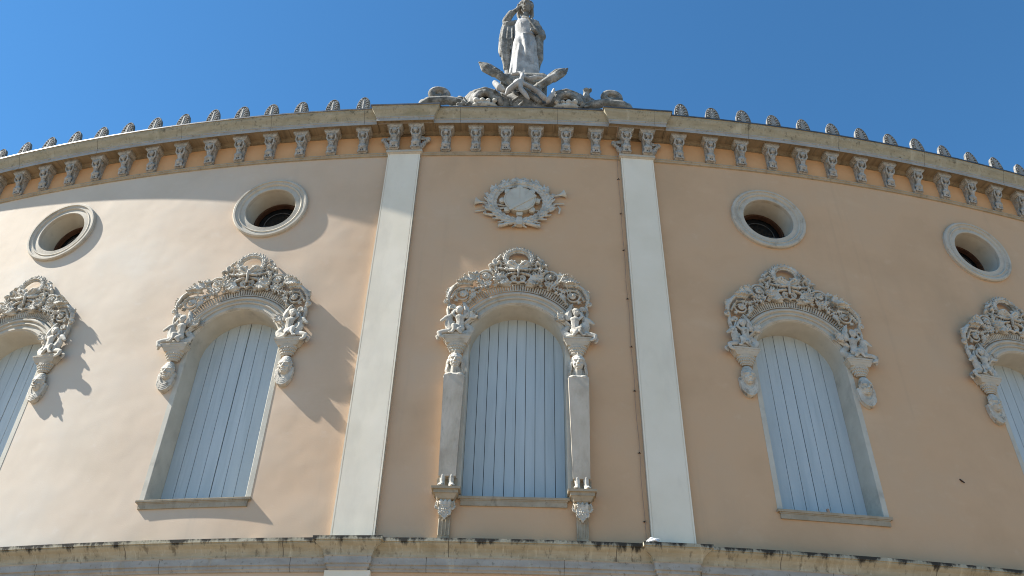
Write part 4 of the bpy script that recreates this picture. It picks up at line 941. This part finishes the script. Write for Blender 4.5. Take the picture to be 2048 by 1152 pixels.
    for k in range(46):
        x = random.uniform(-1.25, 1.3); z = .18+random.uniform(0, .75)*max(0, 1-abs(x)/1.35); a = random.uniform(-.9, .9)+(1.57 if abs(x) < .4 else (.6 if x > 0 else 2.5))
        ac.pet(x, .10+.06*random.random(), z, math.cos(a), math.sin(a), random.uniform(.14, .26), .035, .032, .04)
    link('acanthus', ac.mesh('acanthus', M['statue_dark'], voxel=.014, smooth=1), None, TR)
    b = Clay(); b.frustum(-1.25, 1.3, -.35, .2, .0, .16); b.frustum(-.40, .46, -.35, -.06, .2, .95); b.ell((-.0, .0, .45), (.48, .16, .42)); b.ell((.35, .04, .35), (.25, .14, .25)); b.ell((-.38, .04, .38), (.22, .14, .28))
    link('base_block', b.mesh('base_block', M['statue_dark'], voxel=.03, smooth=2), None, TR)
trophy()
SNL = ['coiled stone serpent on the roof edge left of the masks', 'coiled stone serpent with raised head on the roof edge right of the masks']
for s, nm in ((-1, SNL[0]), (1, SNL[1])):
    cx = -1.76 if s < 0 else 1.84
    e = empty('coiled_serpent', at(T0+.001, 15.0, .10)+Vector((cx, .03, 0)), T0); tag(e, nm, 'sculpture', 'coiled serpents on the roof edge')
    c = Clay()
    c.chain([(.165*math.cos(a), .03+.05*math.sin(a*.5), .70+.135*math.sin(a)) for a in [RAD(24*k) for k in range(16)]], .078)
    c.ell((s*.02, .0, .70), (.13, .05, .10)); c.cap((0, .0, .56), (0, .0, .70), .08)
    link('coil', c.mesh('coil', M['statue_dark'], voxel=.016, smooth=1), None, e)
    c = Clay()
    c.chain([(-s*.62, .05, .40), (-s*.4, .08, .44), (-s*.2, .08, .50), (0, .08, .48), (s*.2, .08, .44), (s*.34, .05, .36)], [.08, .10, .095, .10, .11, .09]); c.chain([(s*.22, 0, .52), (s*.32, .02, .45), (s*.34, .02, .34)], [.07, .1, .1])
    c.frustum(-.5, .40, -.2, .12, 0, .30)
    if s > 0: c.chain([(-.28, .02, .50), (-.42, .02, .56), (-.52, .02, .66), (-.53, .03, .82), (-.50, .05, .90)], [.08, .10, .10, .075, .06]); c.ell((-.53, .08, .90), (.07, .07, .05)); c.ell((-.44, .06, .93), (.04, .05, .05))
    else: c.chain([(.28, .02, .50), (.40, .02, .56), (.46, .0, .62), (.42, 0, .68)], [.09, .09, .075, .05])
    link('body', c.mesh('body', M['statue_dark'], voxel=.018, smooth=1), None, e)

# ------------------------------------------------------------------ small things on the facade
def pipe(pts, r, name, m, parent=None):
    c = Clay(); P = [tuple(p) for p in pts]
    for i in range(len(P)-1): c.cap(P[i], P[i+1], r, r, 6)
    return c
cb0 = empty('lightning_cable', at(TC+.0518, 6.2), TC+.0518)
tag(cb0, 'thin brown cable running down the wall beside the right pilaster', 'cable')
c = Clay(); pts = []
for k in range(24):
    z = .0+7.85*k/23; pts.append((.0+.008*math.sin(k*1.7), .025, z))
c.chain(pts, .0045, seg=6)
for a, b in (((0, .025, 7.85), (0, .09, 7.87)), ((0, .09, 7.87), (0, .095, 8.0)), ((0, .095, 8.0), (-.01, .05, 8.3)), ((-.01, .05, 8.3), (0, .36, 8.46)), ((0, .36, 8.46), (0, .46, 8.75)), ((0, .46, 8.75), (0, .44, 8.85)), ((0, .44, 8.85), (0, .1, 8.9))): c.cap(a, b, .0045, .0045, 6)
link('wire', c.mesh('wire', M['cable']), None, cb0)
for z in (.35, 1.45, 2.55, 3.4, 4.4, 5.5, 6.4, 7.3):
    k = Clay(); k.cap((0, -.01, z), (0, .032, z), .008, .010, 8); k.cap((-.02, .01, z), (.02, .01, z), .006, .006, 6); link('clip', k.mesh('clip', M['clip']), None, cb0)
k = Clay(); k.chain([(-.09, .10, .02), (-.04, .13, .05), (.02, .12, .045), (.07, .10, .06)], [.018, .028, .026, .016]); k.chain([(-.07, .14, .01), (0, .15, .03), (.05, .13, .02)], [.014, .02, .014])
e = link('crumpled_rag', k.mesh('crumpled_rag', M['rag'], voxel=.008, smooth=1)); e.location = at(TC+.0534, 6.135, .14); e.rotation_euler = (0, 0, TC+.0534); e.scale = (1.1, 1.1, 1)
tag(e, 'small crumpled white rag lying on the lower ledge at the foot of the right pilaster', 'rag')
k = Clay(); k.frustum(-.018, .018, -.018, .018, 0, .06, -.016, .016, -.016, .016)
e = link('wooden_peg', k.mesh('wooden_peg', M['cable'])); e.location = at(WIN[3]-.0029, W_LO+.003, .03); e.rotation_euler = (0, 0, WIN[3])
tag(e, 'small dark peg standing on the sill of the window right of the pilasters', 'peg')
k = Clay(); k.cap((-.015, 0, .03), (.02, .03, -.03), .014, .01)
e = link('iron_nail', k.mesh('iron_nail', M['clip'])); e.location = at(.1949, 7.61, .0); e.rotation_euler = (0, 0, .21)
tag(e, 'rusty nail stub sticking out of the bare wall between the two right windows', 'nail')
